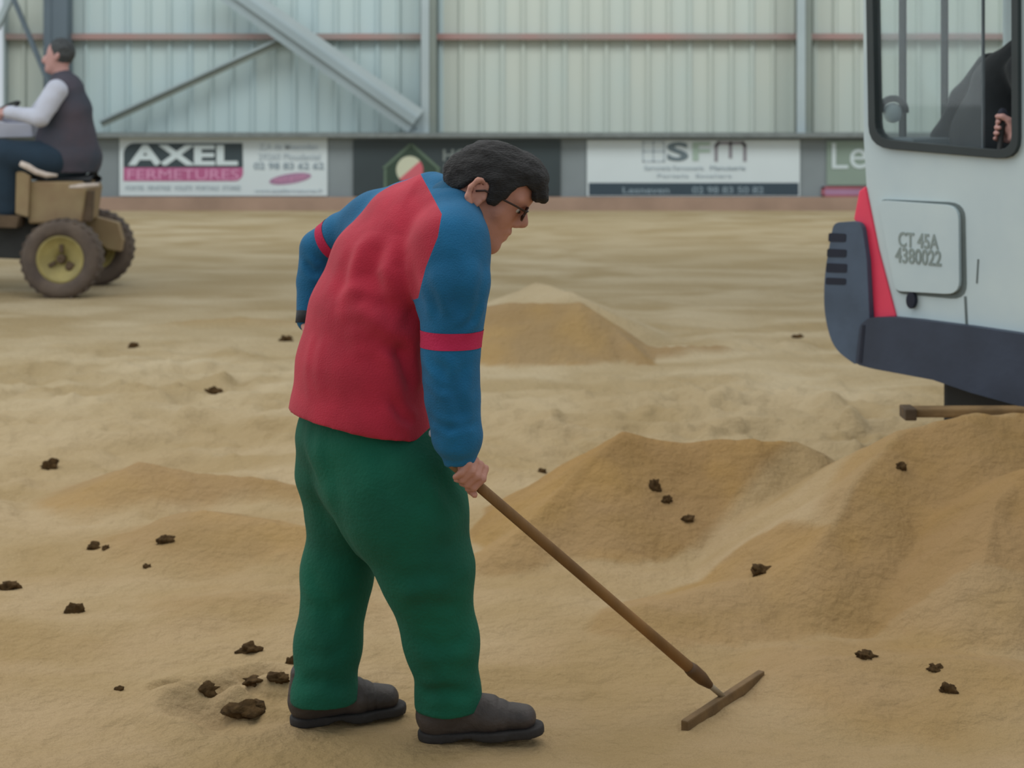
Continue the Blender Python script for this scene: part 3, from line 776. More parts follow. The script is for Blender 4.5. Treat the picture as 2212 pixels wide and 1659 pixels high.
vb = Vol(P(600, 1600, 3.85) * [1, 1, 0] + [0, 0, -.02], np.array([P(1230, 1600, 3.9)[0], 4.68, 1.62]), .0045)
vb.lo[0] = P(600, 1600, 4.5)[0] - .0
vb = Vol([-.66, 3.84, -.02], [.16, 4.66, 1.62], .0045)
vb.loft(spine, rgt, [.17, .155, .155, .155, .13, .09, .07], [.115, .105, .105, .10, .09, .075, .065], .03)
for lg in (legR, legL):
    vb.chain(lg, [.095, .085, .058, .050, .036], .03)
vb.chain([SHR, ELR, WRR], [.055, .043, .028], .03); vb.chain([SHL, ELL, WRL], [.05, .04, .027], .02)
vb.chain([spine[5], SHR], [.06, .05], .04); vb.chain([spine[5], SHL], [.06, .045], .04)
# feet
shR0 = P(902, 1590, 4.15); shR0[2] = -.002; shR1 = P(1170, 1590, 4.14); shR1[2] = -.002
shL0 = P(628, 1580, 4.24); shL0[2] = -.002; shL1 = P(868, 1560, 4.32); shL1[2] = -.002
for lg, h_, t_ in ((legR, shR0, shR1), (legL, shL0, shL1)):
    an = h_ * .76 + t_ * .24; an[2] = .105; to_ = h_ * .22 + t_ * .78; to_[2] = .056
    vb.chain([lg[-1], an, to_], [.034, .030, .016], .015)
# neck and head
vb.cap(spine[6] - [.02, 0, .01], H(-.02, -.02), .062, .060, .03)
vb.ell(H(.012, .034), (.090 * HS, .082 * HS, .074 * HS), HR, .01)
vb.ell(H(.040, .045), (.076 * HS, .056 * HS, .060 * HS), HR, .02)
vb.ell(H(.068, -.054), (.026 * HS, .030 * HS, .028 * HS), HR, .02)
vb.ell(H(.035, -.022), (.056 * HS, .075 * HS, .060 * HS), HR, .03)
for s_ in (-1, 1):
    vb.cap(H(-.01, -.035, .052 * s_), H(.06, -.088, .018 * s_), .020 * HS, .019 * HS, .025)
    vb.cap(H(.090, .028, .012 * s_), H(.080, .030, .048 * s_), .014 * HS, .012 * HS, .014)
    vb.cap(H(.066, -.022, .030 * s_), H(.05, -.015, .052 * s_), .018 * HS, .014 * HS, .02)
    vb.cap(H(.102, -.026, .008 * s_), H(.092, -.028, .013 * s_), .008 * HS, .007 * HS, .006)
vb.cap(H(.074, -.092, -.006), H(.074, -.092, .006), .021 * HS, .021 * HS, .02)
vb.cap(H(.085, -.010), H(.104, -.015), .018 * HS, .014 * HS, .012)
vb.cap(H(.096, .022), H(.118, -.014), .0095 * HS, .012 * HS, .012)
vb.cap(H(.086, -.050, -.018), H(.095, -.048, 0), .008 * HS, .009 * HS, .006); vb.cap(H(.086, -.050, .018), H(.095, -.048, 0), .008 * HS, .009 * HS, .006)
vb.cap(H(.083, -.064, -.016), H(.091, -.064, 0), .008 * HS, .0095 * HS, .006); vb.cap(H(.083, -.064, .016), H(.091, -.064, 0), .008 * HS, .0095 * HS, .006)
for s_ in (-1, 1):
    vb.ell(H(.108, .009, .033 * s_), (.016 * HS, .010 * HS, .013 * HS), HR, .006, 'sub')
    # ear: rim, lobe and hollow
    rim = [H(.010 + .020 * math.cos(a), .004 + .031 * math.sin(a), (.079 + .008 * (math.cos(a) < 0)) * s_) for a in np.radians([-60, -10, 40, 85, 130, 175, 215, 250])]
    rim = [p - hf * .022 * HS for p in rim]
    vb.chain(rim, [.0065, .005, .0055, .0065, .0065, .0065, .0075, .009], .006)
    vb.ell(H(-.012, .0, .077 * s_), (.014 * HS, .024 * HS, .006 * HS), HR, .006)
vb.cap(H(.0862, -.057, -.02), H(.0955, -.057, 0), .0022, .0022, .002, 'sub')
# hands
palmR = WRR * .25 + HANDR * .75
pn = nrm(WRR - HANDR)
for pts, rr in fist(HANDR, hdir, pn * .8 + np.array([-.35, -.35, 0]), .0145, .90): vb.chain(pts, rr, .004)
vb.cap(WRR, HANDR + nrm(pn) * .034, .027, .024, .015)
HDL = P(700, 748, 4.40) - WRL
for pts, rr in open_hand(WRL, HDL, [.5, -.8, 0], 1.0, .5): vb.chain(pts, rr, .005)
Vb, Fb = vb.mesh(); Vb = relax(Vb, Fb, 1, .35)
body = link('body', mesh_np('body', Vb, Fb), M['skin'], MAN, True)
del vb

# ---- hair: a cap with fringe, nape and sideburns
vh = Vol(H(0, .05) - .2, H(0, .05) + .2, .0045)
vh.ell(H(.018, .036), (.106 * HS, .094 * HS, .086 * HS), HR, .0)
vh.ell(H(.070, .082), (.055 * HS, .044 * HS, .062 * HS), HR, .02)
vh.cap(H(.098, .085, .030), H(.124, .062, .028), .020, .011, .015); vh.cap(H(.098, .088, -.02), H(.122, .064, -.012), .020, .011, .015); vh.cap(H(.102, .088, .008), H(.133, .056, .012), .020, .010, .015)
for s_ in (-1, 1): vh.cap(H(.012, .045, .074 * s_), H(.020, -.008, .072 * s_), .018, .009, .015)
vh.cap(H(-.060, .02, 0), H(-.056, -.005, 0), .034, .026, .03)
def hair_cut(D, X, Y, Z):
    x = X - head_o[0]; y = Y - head_o[1]; z = Z - head_o[2]
    f = (x * hf[0] + y * hf[1] + z * hf[2]) / HS; u = (x * hu[0] + y * hu[1] + z * hu[2]) / HS; l = (x * hl[0] + y * hl[1] + z * hl[2]) / HS
    # hairline height as a function of how far forward we are
    line = np.interp(f.ravel(), [-.14, -.09, -.06, -.045, -.03, 0, .010, .018, .034, .05, .06, .08, .102, .112, .13, .15], [.03, -.008, -.015, .0, .03, .036, .028, -.006, -.004, .025, .052, .066, .062, .045, .040, .035]).reshape(f.shape)
    return np.maximum(D, (line - u) * .8 * HS)
vh.fn(hair_cut)
Vh, Fh = vh.mesh(); Nn = vnormals(Vh, Fh)
lc = (Vh - head_o) @ HR.T
Vh = Vh + Nn * (.004 + .007 * fbm(lc[:, 0] * 26, lc[:, 1] * 40, lc[:, 2] * 34, 3, 5))[:, None]
link('hair', mesh_np('hair', Vh, Fh), M['hair'], MAN, True)
# eyes and spectacles
for s_ in (-1, 1):
    eo = BM().ellipsoid(H(.0835, .008, .031 * s_), (.0125, .0125, .0125), 3).build('eye', M['eye_w'], MAN, True)
    BM().ellipsoid(H(.0945, .004, .031 * s_), (.0045, .0045, .0045), 2).build('iris', M['eye_d'], eo, True).location = (0, 0, 0)
gl = BM()
for s_ in (-1, 1):
    ring = [H(.113 - .10 * abs(.033 + .021 * math.cos(a) - .033) - .004, .006 + .0165 * math.sin(a), s_ * (.033 + .022 * math.cos(a))) for a in np.linspace(0, 2 * math.pi, 19)]
    gl.tube(ring, .0024, 6)
    gl.tube([H(.106, .012, .055 * s_), H(.075, .014, .074 * s_), H(.0, .014, .086 * s_), H(-.018, .004, .086 * s_)], .0026, 6)
gl.tube([H(.112, .010, -.012), H(.116, .014, 0), H(.112, .010, .012)], .002, 6)
gl.build('spectacles', M['glass_frame'], MAN, True)
for s_ in (-1, 1):
    lb = BM(); R3 = Matrix([tuple(hf), tuple(hu), tuple(hl)]).transposed()
    lb.ellipsoid(H(.1075, .006, .033 * s_), (.0012, .0165, .021), 2, R3); lb.build('spectacle_lens', M['lens'], MAN, True)

# ---- jacket
vj = Vol([-.70, 3.82, .60], [.10, 4.72, 1.50], .0058)
vj.loft([P(784, 960, 4.20)] + spine[:6] + [P(962, 460, 4.22)], rgt, [.232, .230, .216, .208, .208, .188, .145, .085], [.172, .166, .154, .148, .138, .122, .102, .070], .02)
SLR = [P(985, 470, 4.12), P(975, 530, 4.03), P(982, 610, 3.99), P(975, 760, 3.98), P(978, 860, 3.97), P(988, 945, 3.96), P(993, 992, 3.96)]
vj.chain(SLR[:3], [.070, .083, .084], .05)
vj.chain(SLR[2:], [.084, .069, .066, .060, .040], .010)
SLL = [P(890, 455, 4.33), P(812, 478, 4.40), P(740, 505, 4.46), P(690, 538, 4.50), P(680, 610, 4.49), P(668, 690, 4.46)]
vj.chain(SLL[:3], [.070, .068, .056], .05); vj.chain(SLL[2:], [.056, .052, .050, .036], .008)
# collar: stand-up ring, open towards the throat
cc = P(1013, 466, 4.185); ca = nrm([.84, .05, .50])
cu_ = nrm(np.cross(ca, [0, 1, 0])); cu_ = cu_ if cu_[2] > 0 else -cu_; cv = np.cross(ca, cu_)
vc = Vol(cc - .2, cc + .2, .005)
def collar(D, X, Y, Z):
    x = X - cc[0]; y = Y - cc[1]; z = Z - cc[2]
    a = x * ca[0] + y * ca[1] + z * ca[2]; u = x * cu_[0] + y * cu_[1] + z * cu_[2]; v = x * cv[0] + y * cv[1] + z * cv[2]
    fl = 1 + .9 * np.clip(-a, -.05, .12)
    q = np.sqrt((u / (.101 * fl)) ** 2 + (v / (.092 * fl)) ** 2)
    shell = np.abs(q - 1) * .09 - .0075
    return np.maximum(shell, np.maximum(a - .006, -a - .058))
vc.fn(collar); Vc, Fc = vc.mesh()
link('collar', mesh_np('collar', relax(Vc, Fc, 1), Fc), M['teal'], MAN, True)
# hollow the neck opening a little, cut the hem
hp1, hp2, hp3 = P(640, 882, 4.26), P(930, 936, 4.20), P(820, 948, 3.99)
hn = np.cross(hp2 - hp1, hp3 - hp1); hn = hn if hn[2] < 0 else -hn
def hem(D, X, Y, Z):
    n_ = nrm(hn); d = (X - hp1[0]) * n_[0] + (Y - hp1[1]) * n_[1] + (Z - hp1[2]) * n_[2]
    # the hem only cuts the trunk, not the sleeve
    ar = np.full(D.shape, 9.0, np.float32)
    for i in range(2, 6):
        a, b = SLR[i], SLR[i + 1]; ab = b - a
        t = np.clip(((X - a[0]) * ab[0] + (Y - a[1]) * ab[1] + (Z - a[2]) * ab[2]) / (ab @ ab), 0, 1)
        r = [.084, .069, .066, .060, .040]; rr = r[i - 2] + (r[i - 1] - r[i - 2]) * t
        ar = np.minimum(ar, np.sqrt((X - a[0] - t * ab[0]) ** 2 + (Y - a[1] - t * ab[1]) ** 2 + (Z - a[2] - t * ab[2]) ** 2) - rr)
    return np.minimum(np.maximum(D, d), np.maximum(ar, -.0 * d + (Z * 0) - .0 + ar * 0 + np.where(Z < 1.0, ar, 9)))
vj.fn(hem)
wr_n = nrm(WRR - SLR[5])
vj.cut(SLR[6] + wr_n * .012, wr_n)
Vj, Fj = vj.mesh(); del vj
Vj = relax(Vj, Fj, 2, .5); Nj = vnormals(Vj, Fj)
def px_of(V):
    return CX + FPX * V[:, 0] / V[:, 1], HZ - FPX * (V[:, 2] - CAMH) / V[:, 1]
def folds(V, Nn, items):
    """items: (polyline in world coordinates, width, depth): sculpted creases"""
    out = np.zeros(len(V))
    for pts, wd, dp in items:
        d, t = seg_dist(V, pts); n_ = len(pts) - 1
        tap = np.clip(np.minimum(t, n_ - t) * 2.2 + .15, 0, 1)
        out += -dp * tap * np.exp(-(d / wd) ** 2) + dp * .55 * tap * np.exp(-((d - wd * 1.9) / wd) ** 2)
    return V + Nn * out[:, None]
def surfpt(px, py, d): return P(px, py, d)
JF = [([(815, 500, 4.06), (800, 590, 4.05), (835, 650, 4.04), (900, 710, 4.03)], .028, .017),
      ([(860, 560, 4.05), (880, 640, 4.03), (905, 690, 4.03)], .020, .012),
      ([(745, 670, 4.10), (790, 655, 4.05), (850, 670, 4.03)], .018, .011),
      ([(760, 745, 4.06), (820, 730, 4.03), (890, 770, 4.02)], .018, .010),
      ([(850, 740, 4.02), (880, 800, 4.01), (900, 850, 4.01)], .018, .012),
      ([(760, 530, 4.12), (745, 610, 4.10), (735, 660, 4.10)], .024, .004),
      ([(700, 720, 4.12), (690, 800, 4.10), (700, 870, 4.08)], .016, .005),
      ([(840, 860, 4.0), (870, 900, 4.0), (905, 915, 4.01)], .012, .006),
      ([(925, 590, 3.95), (945, 640, 3.93), (950, 690, 3.92)], .013, .007),
      ([(1030, 640, 3.95), (1015, 690, 3.93), (985, 715, 3.92)], .010, .006),
      ([(925, 800, 3.95), (960, 840, 3.92), (1020, 850, 3.94)], .010, .006),
      ([(935, 900, 3.94), (975, 925, 3.91), (1025, 915, 3.93)], .010, .007),
      ([(955, 960, 3.94), (985, 975, 3.92), (1020, 955, 3.94)], .008, .006),
      ([(950, 520, 3.98), (985, 600, 3.92), (990, 680, 3.91)], .018, .006), ([(1040, 560, 3.97), (1030, 620, 3.94), (1015, 680, 3.93)], .014, .005), ([(930, 760, 3.94), (960, 800, 3.92), (975, 860, 3.91)], .014, .006), ([(1000, 780, 3.92), (985, 850, 3.91), (1000, 920, 3.91)], .013, .005),
      ([(650, 560, 4.45), (680, 590, 4.44), (700, 580, 4.43)], .010, .006)]
Vj = folds(Vj, Nj, [([P(*q) for q in pts], wd, dp) for pts, wd, dp in JF])
Vj = Vj + Nj * (.0035 * fbm(Vj[:, 0] * 9, Vj[:, 1] * 9, Vj[:, 2] * 6, 3, 8))[:, None]
jx, jy = px_of(Vj)
# seams: which vertices belong to the near (right) and far (left) raglan sleeves
dR, tR = seg_dist(Vj, SLR); dL, tL = seg_dist(Vj, SLL)
zz = Vj[:, 2]
seamx = np.interp(-zz, [-P(966, 425, 4.2)[2], -P(952, 500, 4.1)[2], -P(926, 565, 4.08)[2], -P(906, 640, 4.05)[2], -P(902, 700, 4.02)[2]],
                  [P(966, 425, 4.2)[0], P(952, 500, 4.1)[0], P(926, 565, 4.08)[0], P(906, 640, 4.05)[0], P(899, 700, 4.02)[0]])
rth = np.interp(tR, [0, 1, 2, 2.4, 3, 4, 5, 6], [.15, .15, .13, .093, .082, .078, .072, .06])
yoke = (Vj - cc) @ ca + .052
sR = np.minimum(Vj[:, 0] - seamx, rth - dR)
sR = np.where(zz < P(906, 640, 4.05)[2], rth - dR, sR); sR = np.where(zz > 1.2, np.maximum(sR, yoke), sR)
(VR, FR), (V2, F2) = split(Vj, Fj, sR)
dL, tL = seg_dist(V2, SLL)
# far sleeve: beyond a seam plane running from the neck to the far armpit
pa, pb, pc = P(945, 402, 4.32), P(760, 452, 4.30), P(745, 560, 4.36)
npl = nrm(np.cross(pb - pa, pc - pa)); npl = npl if npl[1] > 0 else -npl
dpl = (V2 - pb) @ npl
rthL = np.interp(tL, [0, 1, 1.6, 2.2, 3, 5], [.12, .11, .10, .085, .075, .06])
sL = np.minimum(dpl + .006, rthL - dL); sL = np.where(tL > 1.75, np.maximum(rthL - dL, -1), sL)
(VL, FL), (VT, FT) = split(V2, F2, sL)
jk = link('jacket_back', mesh_np('jacket_back', VT, FT), M['red_fleece'], MAN, True)
def sleeve(V, F, chain, t0, wpx, name):
    # arm band cut out of the sleeve by two planes across it
    i = int(t0); a = chain[i] + (chain[i + 1] - chain[i]) * (t0 - i); ax = nrm(chain[i + 1] - chain[i])
    if name == 'R': ax = nrm([.0, .0, -1.0])
    s = wpx / 2 - np.abs((V - a) @ ax); dd = np.linalg.norm(V - a, axis=1); s = np.where(dd < .14, s, -1)
    (Vk, Fk), (Vs, Fs) = split(V, F, s)
    so = link('jacket_sleeve', mesh_np('jacket_sleeve', Vs, Fs), M['blue_fleece'], MAN, True)
    nn = vnormals(Vk, Fk); bo = link('arm_band', mesh_np('arm_band', Vk + nn * .0012, Fk), M['band'], MAN, True)
sleeve(VR, FR, SLR, 2.80, .040, 'R'); sleeve(VL, FL, SLL, 2.40, .030, 'L')
print('jacket', len(Vj))
# dark cuff at the far wrist, white scrap of undershirt
BM().tube([WRL + nrm(ELL - WRL) * .02, WRL - nrm(ELL - WRL) * .012], [.037, .036], 20).build('cuff', M['black_cloth'], MAN, True)
BM().ellipsoid(P(931, 936, 4.02), (.006, .008, .009), 2).build('shirt_tail', M['shirt'], MAN, True)

# ---- trousers
vt = Vol([-.62, 3.86, .02], [.02, 4.56, .95], .006)
vt.loft([P(782, 870, 4.20), P(786, 940, 4.20), P(800, 1010, 4.20)], rgt, [.185, .192, .185], [.125, .148, .150], .02)
vt.chain([P(822, 965, 4.14), P(858, 1030, 4.12), P(880, 1100, 4.115), P(922, 1230, 4.10), P(955, 1390, 4.13), P(970, 1500, 4.15), P(968, 1535, 4.15)], [.130, .146, .146, .112, .088, .078, .074], .035)
vt.chain([P(745, 950, 4.26), P(747, 1020, 4.28), P(752, 1100, 4.29), P(727, 1230, 4.29), P(708, 1390, 4.27), P(702, 1500, 4.25), P(700, 1550, 4.25)], [.118, .119, .110, .090, .082, .080, .078], .03)
vt.fn(lambda D, X, Y, Z: np.maximum(D, (.075 - .015 * (X < -.3)) - Z))
Vt, Ft = vt.mesh(); del vt
Vt = relax(Vt, Ft, 2, .5); Nt = vnormals(Vt, Ft)
TF = [([(690, 930, 4.12), (740, 1040, 4.10), (775, 1120, 4.12), (805, 1200, 4.15)], .018, .020),
      ([(940, 1010, 4.0), (975, 1080, 4.0), (1005, 1130, 4.02)], .014, .008),
      ([(900, 1080, 3.97), (950, 1110, 3.97), (1000, 1150, 4.0)], .012, .006),
      ([(850, 1250, 4.0), (920, 1240, 3.98), (990, 1250, 3.99)], .013, .007),
      ([(870, 1310, 4.02), (930, 1300, 4.0), (1010, 1320, 4.02)], .012, .006),
      ([(890, 1370, 4.04), (950, 1400, 4.03), (1020, 1380, 4.05)], .012, .006),
      ([(905, 1450, 4.07), (960, 1430, 4.05), (1025, 1450, 4.08)], .012, .008),
      ([(905, 1500, 4.08), (960, 1490, 4.06), (1030, 1505, 4.08)], .010, .008),
      ([(665, 1230, 4.22), (700, 1290, 4.19), (720, 1380, 4.18)], .014, .007),
      ([(650, 1300, 4.22), (700, 1330, 4.18), (765, 1290, 4.2)], .012, .006),
      ([(645, 1400, 4.2), (700, 1420, 4.17), (765, 1390, 4.2)], .012, .006),
      ([(645, 1480, 4.2), (700, 1470, 4.16), (760, 1490, 4.2)], .011, .008),
      ([(800, 960, 3.98), (830, 1020, 3.97), (840, 1080, 3.97)], .015, .006),
      ([(700, 980, 4.14), (690, 1080, 4.16), (700, 1170, 4.18)], .016, .006)]
Vt = folds(Vt, Nt, [([P(*q) for q in pts], wd * (1.0 if i == 0 else 1.5), dp * (1.0 if i == 0 else .55)) for i, (pts, wd, dp) in enumerate(TF)])
Vt = Vt + Nt * (.009 * fbm(Vt[:, 0] * 5 + Vt[:, 2] * 3, Vt[:, 1] * 4, Vt[:, 2] * 6 - Vt[:, 0] * 4, 2, 19))[:, None]
Vt = Vt + Nt * (.005 * fbm(Vt[:, 0] * 8, Vt[:, 1] * 8, Vt[:, 2] * 5, 3, 9))[:, None]
link('trousers', mesh_np('trousers', Vt, Ft), M['green'], MAN, True)

# ---- shoes
def shoe(heel, toe, lift, side):
    heel = np.array(heel); toe = np.array(toe); d = nrm((toe - heel) * [1, 1, 0]); L_ = np.linalg.norm((toe - heel)[:2]); s = np.array([d[1], -d[0], 0])
    q = lambda a, b, z: heel + d * a * L_ + s * b + np.array([0, 0, z + lift * max(0, a - .15)])
    v = Vol(np.minimum(heel, toe) - [.09, .09, .04], np.maximum(heel, toe) + [.09, .09, .19], .0045)
    v.loft([q(.14, 0, .055), q(.35, 0, .056), q(.60, .006, .052), q(.86, .008, .044)], s, [.036, .038, .045, .040], [.048, .048, .040, .030], .02)
    v.loft([q(.16, 0, .06), q(.19, 0, .125)], s, [.040, .042], [.05, .056], .03)
    v.cap(q(.30, 0, .09), q(.56, 0, .070), .034, .026, .03)
    zc = lambda D, X, Y, Z: np.maximum(D, (heel[2] + .020 + lift * np.clip(((X - heel[0]) * d[0] + (Y - heel[1]) * d[1]) / L_ - .15, 0, 1)) - Z)
    v.fn(zc); Va, Fa = v.mesh(); Na = vnormals(Va, Fa)
    rel = ((Va - heel) @ d) / L_
    Va = Va - Na * (.0025 * np.exp(-((rel - .66) / .02) ** 2) + .002 * np.exp(-((rel - .74) / .015) ** 2))[:, None]
    so = link('shoe', mesh_np('shoe', Va, Fa), M['shoe'], MAN, True)
    v = Vol(np.minimum(heel, toe) - [.09, .09, .04], np.maximum(heel, toe) + [.09, .09, .12], .0045)
    for a, b, wa, wb, sh in ((.13, .36, .040, .040, 0), (.36, .62, .040, .050, .005), (.62, .88, .050, .044, .007)):
        v.loft([q(a, sh, .014), q(b, sh + .002, .014)], s, [wa, wb], [.05, .05], .015)
    def slab(D, X, Y, Z):
        al = np.clip(((X - heel[0]) * d[0] + (Y - heel[1]) * d[1]) / L_, 0, 1)
        z0 = heel[2] + lift * np.clip(al - .15, 0, 1) + .003 + .010 * np.exp(-((al - .40) / .09) ** 2)
        return np.maximum(D, np.maximum(z0 - Z, Z - (heel[2] + lift * np.clip(al - .15, 0, 1) + .026)))
    v.fn(slab); Va, Fa = v.mesh(); link('sole', mesh_np('sole', Va, Fa), M['sole'], so, True).location = (0, 0, 0)
    # laces
    for i, a in enumerate((.40, .48, .56)):
        BM().tube([q(a, -.022, .112 - i * .011), q(a + .01, 0, .121 - i * .012), q(a, .022, .112 - i * .011)], .003, 6).build('lace', M['sole'], so, True).location = (0, 0, 0)
hz = lambda px, py, d: P(px, py, d)
shoe(shR0, shR1, .026, 1)
shoe(shL0, shL1, .012, -1)

# ------------------------------------------------------------------ rake
rk_a = P(1475, 1584, 4.20); gx, gy = PG(1478, 1578); gx2, gy2 = PG(1645, 1472)
RA_ = np.array([gx, gy, .010]); RB_ = np.array([gx2, gy2, .016])
RAKE = empty('rake', (RA_ + RB_) / 2, 'long brown wooden-handled rake held by the bent man', 'rake')
bar_mid = RA_ * .52 + RB_ * .48
jn = bar_mid + np.array([0, 0, .012])
sock1 = P(1532, 1484, 4.36); hd = nrm(jn - HANDR)
top_ = HANDR - hd * .05; Lh = np.linalg.norm(jn - HANDR)
BM().tube([top_, HANDR + hd * Lh * .3, HANDR + hd * Lh * .6, HANDR + hd * Lh * .87], [.0125, .0135, .0135, .0150], 16).build('handle', M['wood'], RAKE, True)
BM().tube([HANDR + hd * Lh * .855, HANDR + hd * Lh * .87, HANDR + hd * Lh * .91, HANDR + hd * Lh * .945], [.016, .0185, .0175, .010], 16).build('socket', M['wood_dark'], RAKE, True)
BM().tube([HANDR + hd * Lh * .935, jn], [.0085, .0075], 12).build('neck', M['rod_pale'], RAKE, True)
BM().bar(RA_, RB_, .020, .030, up=(0, 0, 1), bev=.004).build('rake_head', M['rake_steel'], RAKE)
n_t = 13; t_me = None
for i in range(n_t):
    p = RA_ + (RB_ - RA_) * (.03 + .94 * i / (n_t - 1))
    if t_me is None:
        to = BM().tube([(0, 0, 0), (.006, -.006, -.02), (.008, -.008, -.04)], [.0045, .004, .002], 6).build('tooth', M['rake_steel'], RAKE, True); t_me = to.data
    else:
        to = bpy.data.objects.new('tooth', t_me); COL.objects.link(to); to.parent = RAKE
    to.location = Vector(tuple(p - (RA_ + RB_) / 2))

# ------------------------------------------------------------------ excavator
A0 = P(1866, 600, 6.8) * [1, 1, 0]; eu = np.array([.646, -.763, 0]); ein = np.array([.763, .646, 0]); enr = -ein
def EP(px, py, wd=0.0):
    """pixel -> (u, z) on the machine's side plane pushed inwards by wd"""
    x = (px - CX) / FPX; y = -(py - HZ) / FPX
    D = np.array([x, 1.0, y]); C0 = np.array([0, 0, CAMH])
    O = A0 + ein * wd; t = ((O - C0) @ enr) / (D @ enr); p = C0 + D * t
    return (float((p - O) @ eu), float(p[2]))
def E3(u, z, wd): return A0 + eu * u + ein * wd + np.array([0, 0, z])
def epoly(pts, wd=0.0): return [EP(x, y, wd) for x, y in pts]
def eprism(bm, loops, d0, d1): return bm.prism(loops, A0, eu, (0, 0, 1), ein, d0, d1)
EX = empty('excavator', E3(.6, 0, .6), 'white compact excavator with slate bumper and red stripe behind the sand heap', 'excavator')
def rounded(pts, r, n=5):
    out = []; m = len(pts)
    for i in range(m):
        a, b, c = np.array(pts[i - 1], float), np.array(pts[i], float), np.array(pts[(i + 1) % m], float)
        rr = r[i] if hasattr(r, '__len__') else r
        if rr <= 0: out.append(tuple(b)); continue
        d1, d2 = nrm(a - b), nrm(c - b); p0, p1 = b + d1 * rr, b + d2 * rr
        for k in range(n + 1):
            t = k / n; out.append(tuple((1 - t) ** 2 * p0 + 2 * t * (1 - t) * b + t * t * p1))
    return out
win_o = rounded([(1874, -190), (1883, 318), (2207, 346), (2206, -190)], [30, 48, 48, 30])
win_i = rounded([(1889, -176), (1898, 300), (2192, 326), (2191, -176)], [24, 36, 36, 24])
side = [(1864, -210), (1866, 300), (1872, 404), (1900, 540), (1938, 684), (2060, 698), (2212, 720), (2285, 730), (2285, -205)]
b = BM(); eprism(b, [epoly(side), epoly(list(reversed(win_o)))], 0, .03); b.build('side_panel', M['white_panel'], EX)
b = BM(); eprism(b, [epoly(win_o), epoly(list(reversed(win_i)))], -.022, .03); b.build('window_gasket', M['gasket'], EX, bevel=.006)
gl_ = rounded([(1885, -180), (1894, 306), (2122, 326), (2122, -180)], [20, 36, 0, 0])
b = BM(); eprism(b, [epoly(gl_)], .006, .011); b.build('window_pane', M['glass'], EX)
b = BM(); eprism(b, [epoly([(2120, -180), (2120, 326), (2123, 327), (2123, -180)])], .0, .015); b.build('pane_edge', M['cab_in'], EX)
# fuel hatch with its edge shade painted as a grey plate, latch and lettering
hat = rounded([(1902, 432), (2076, 444), (2078, 636), (1940, 628)], [16, 30, 30, 14])
gap = rounded([(1900, 430), (2085, 438), (2089, 648), (1938, 634)], [16, 34, 36, 14])
b = BM(); eprism(b, [epoly(gap)], -.002, .004); hg = b.build('hatch_edge_shade', M['seam'], EX)
b = BM(); eprism(b, [epoly(hat)], -.018, .002); ht = b.build('fuel_hatch', M['white_panel'], EX, bevel=.008, seg=3)
def etext(s, x0, y0, x1, y1, m, par, dep):
    cu = bpy.data.curves.new('lettering', 'FONT'); cu.body = s; cu.extrude = .02; cu.offset = .02
    to = bpy.data.objects.new('tmp', cu); COL.objects.link(to)
    dg = bpy.context.evaluated_depsgraph_get(); me = bpy.data.meshes.new_from_object(to.evaluated_get(dg)); bpy.data.objects.remove(to)
    n = len(me.vertices); c = np.zeros(n * 3, np.float32); me.vertices.foreach_get('co', c); c = c.reshape(-1, 3); lo, hi = c.min(0), c.max(0)
    (u0, z0), (u1, z1) = EP(x0, y1), EP(x1, y0)
    U_ = u0 + (c[:, 0] - lo[0]) / (hi[0] - lo[0]) * (u1 - u0); Z_ = z0 + (c[:, 1] - lo[1]) / (hi[1] - lo[1]) * (z1 - z0)
    pp = A0[None] + eu[None] * U_[:, None] + ein[None] * (dep - .002 * (c[:, 2] > 0))[:, None]; pp[:, 2] = Z_
    me.vertices.foreach_set('co', pp.astype(np.float32).ravel()); me.update(); me.materials.clear()
    o = link('lettering', me, m, par); o.location = (0, 0, 0); letters(o)
etext('CT 45A', 1947, 506, 2034, 532, M['label_g'], ht, -.0185)
etext('4380022', 1940, 541, 2040, 566, M['label_g'], ht, -.0185)
b = BM(); eprism(b, [epoly([(1973 + 10 * math.cos(a), 648 + 18 * math.sin(a)) for a in np.linspace(0, 2 * math.pi, 17)[:-1]])], -.02, .0); b.build('latch', M['slot'], EX, bevel=.003)
b = BM(); eprism(b, [epoly([(1919 + 6 * math.cos(a), 466 + 6 * math.sin(a)) for a in np.linspace(0, 2 * math.pi, 13)[:-1]])], -.004, .0); b.build('rivet', M['seam'], EX)
b = BM(); eprism(b, [epoly([(2083, 640), (2088, 640), (2091, 702), (2086, 701)])], -.002, .004); b.build('panel_seam', M['seam'], EX)
b = BM(); eprism(b, [epoly([(2112, 560), (2115, 560), (2112, 612), (2109, 612)])], -.002, .004); b.build('scratch', M['seam'], EX)
# red stripe
red = [(1858, 412), (1872, 402), (1900, 540), (1938, 684), (1890, 690), (1882, 560), (1868, 492), (1846, 474)]
b = BM(); eprism(b, [epoly(red)], -.008, .30); b.build('red_stripe_panel', M['red_paint'], EX, bevel=.006)
# corner counterweight with louvres
cw = rounded([(1812, 480), (1872, 476), (1884, 560), (1890, 690), (1868, 730), (1862, 788), (1812, 752), (1791, 680), (1792, 590)], [14, 22, 10, 4, 4, 10, 30, 40, 40])
b = BM(); eprism(b, [epoly(cw)], -.035, .42); cwo = b.build('corner_counterweight', M['bumper'], EX, bevel=.02, seg=3)
for (x0, y0, x1, y1) in ((1802, 502, 1840, 521), (1799, 536, 1841, 554), (1797, 567, 1842, 587), (1796, 598, 1840, 613)):
    b = BM(); eprism(b, [epoly(rounded([(x0, y0), (x1, y0 + 2), (x1 - 1, y1 + 1), (x0 - 1, y1)], 4, 3))], -.0365, -.02); o = b.build('louvre_slot', M['slot'], cwo); o.location = (0, 0, 0)
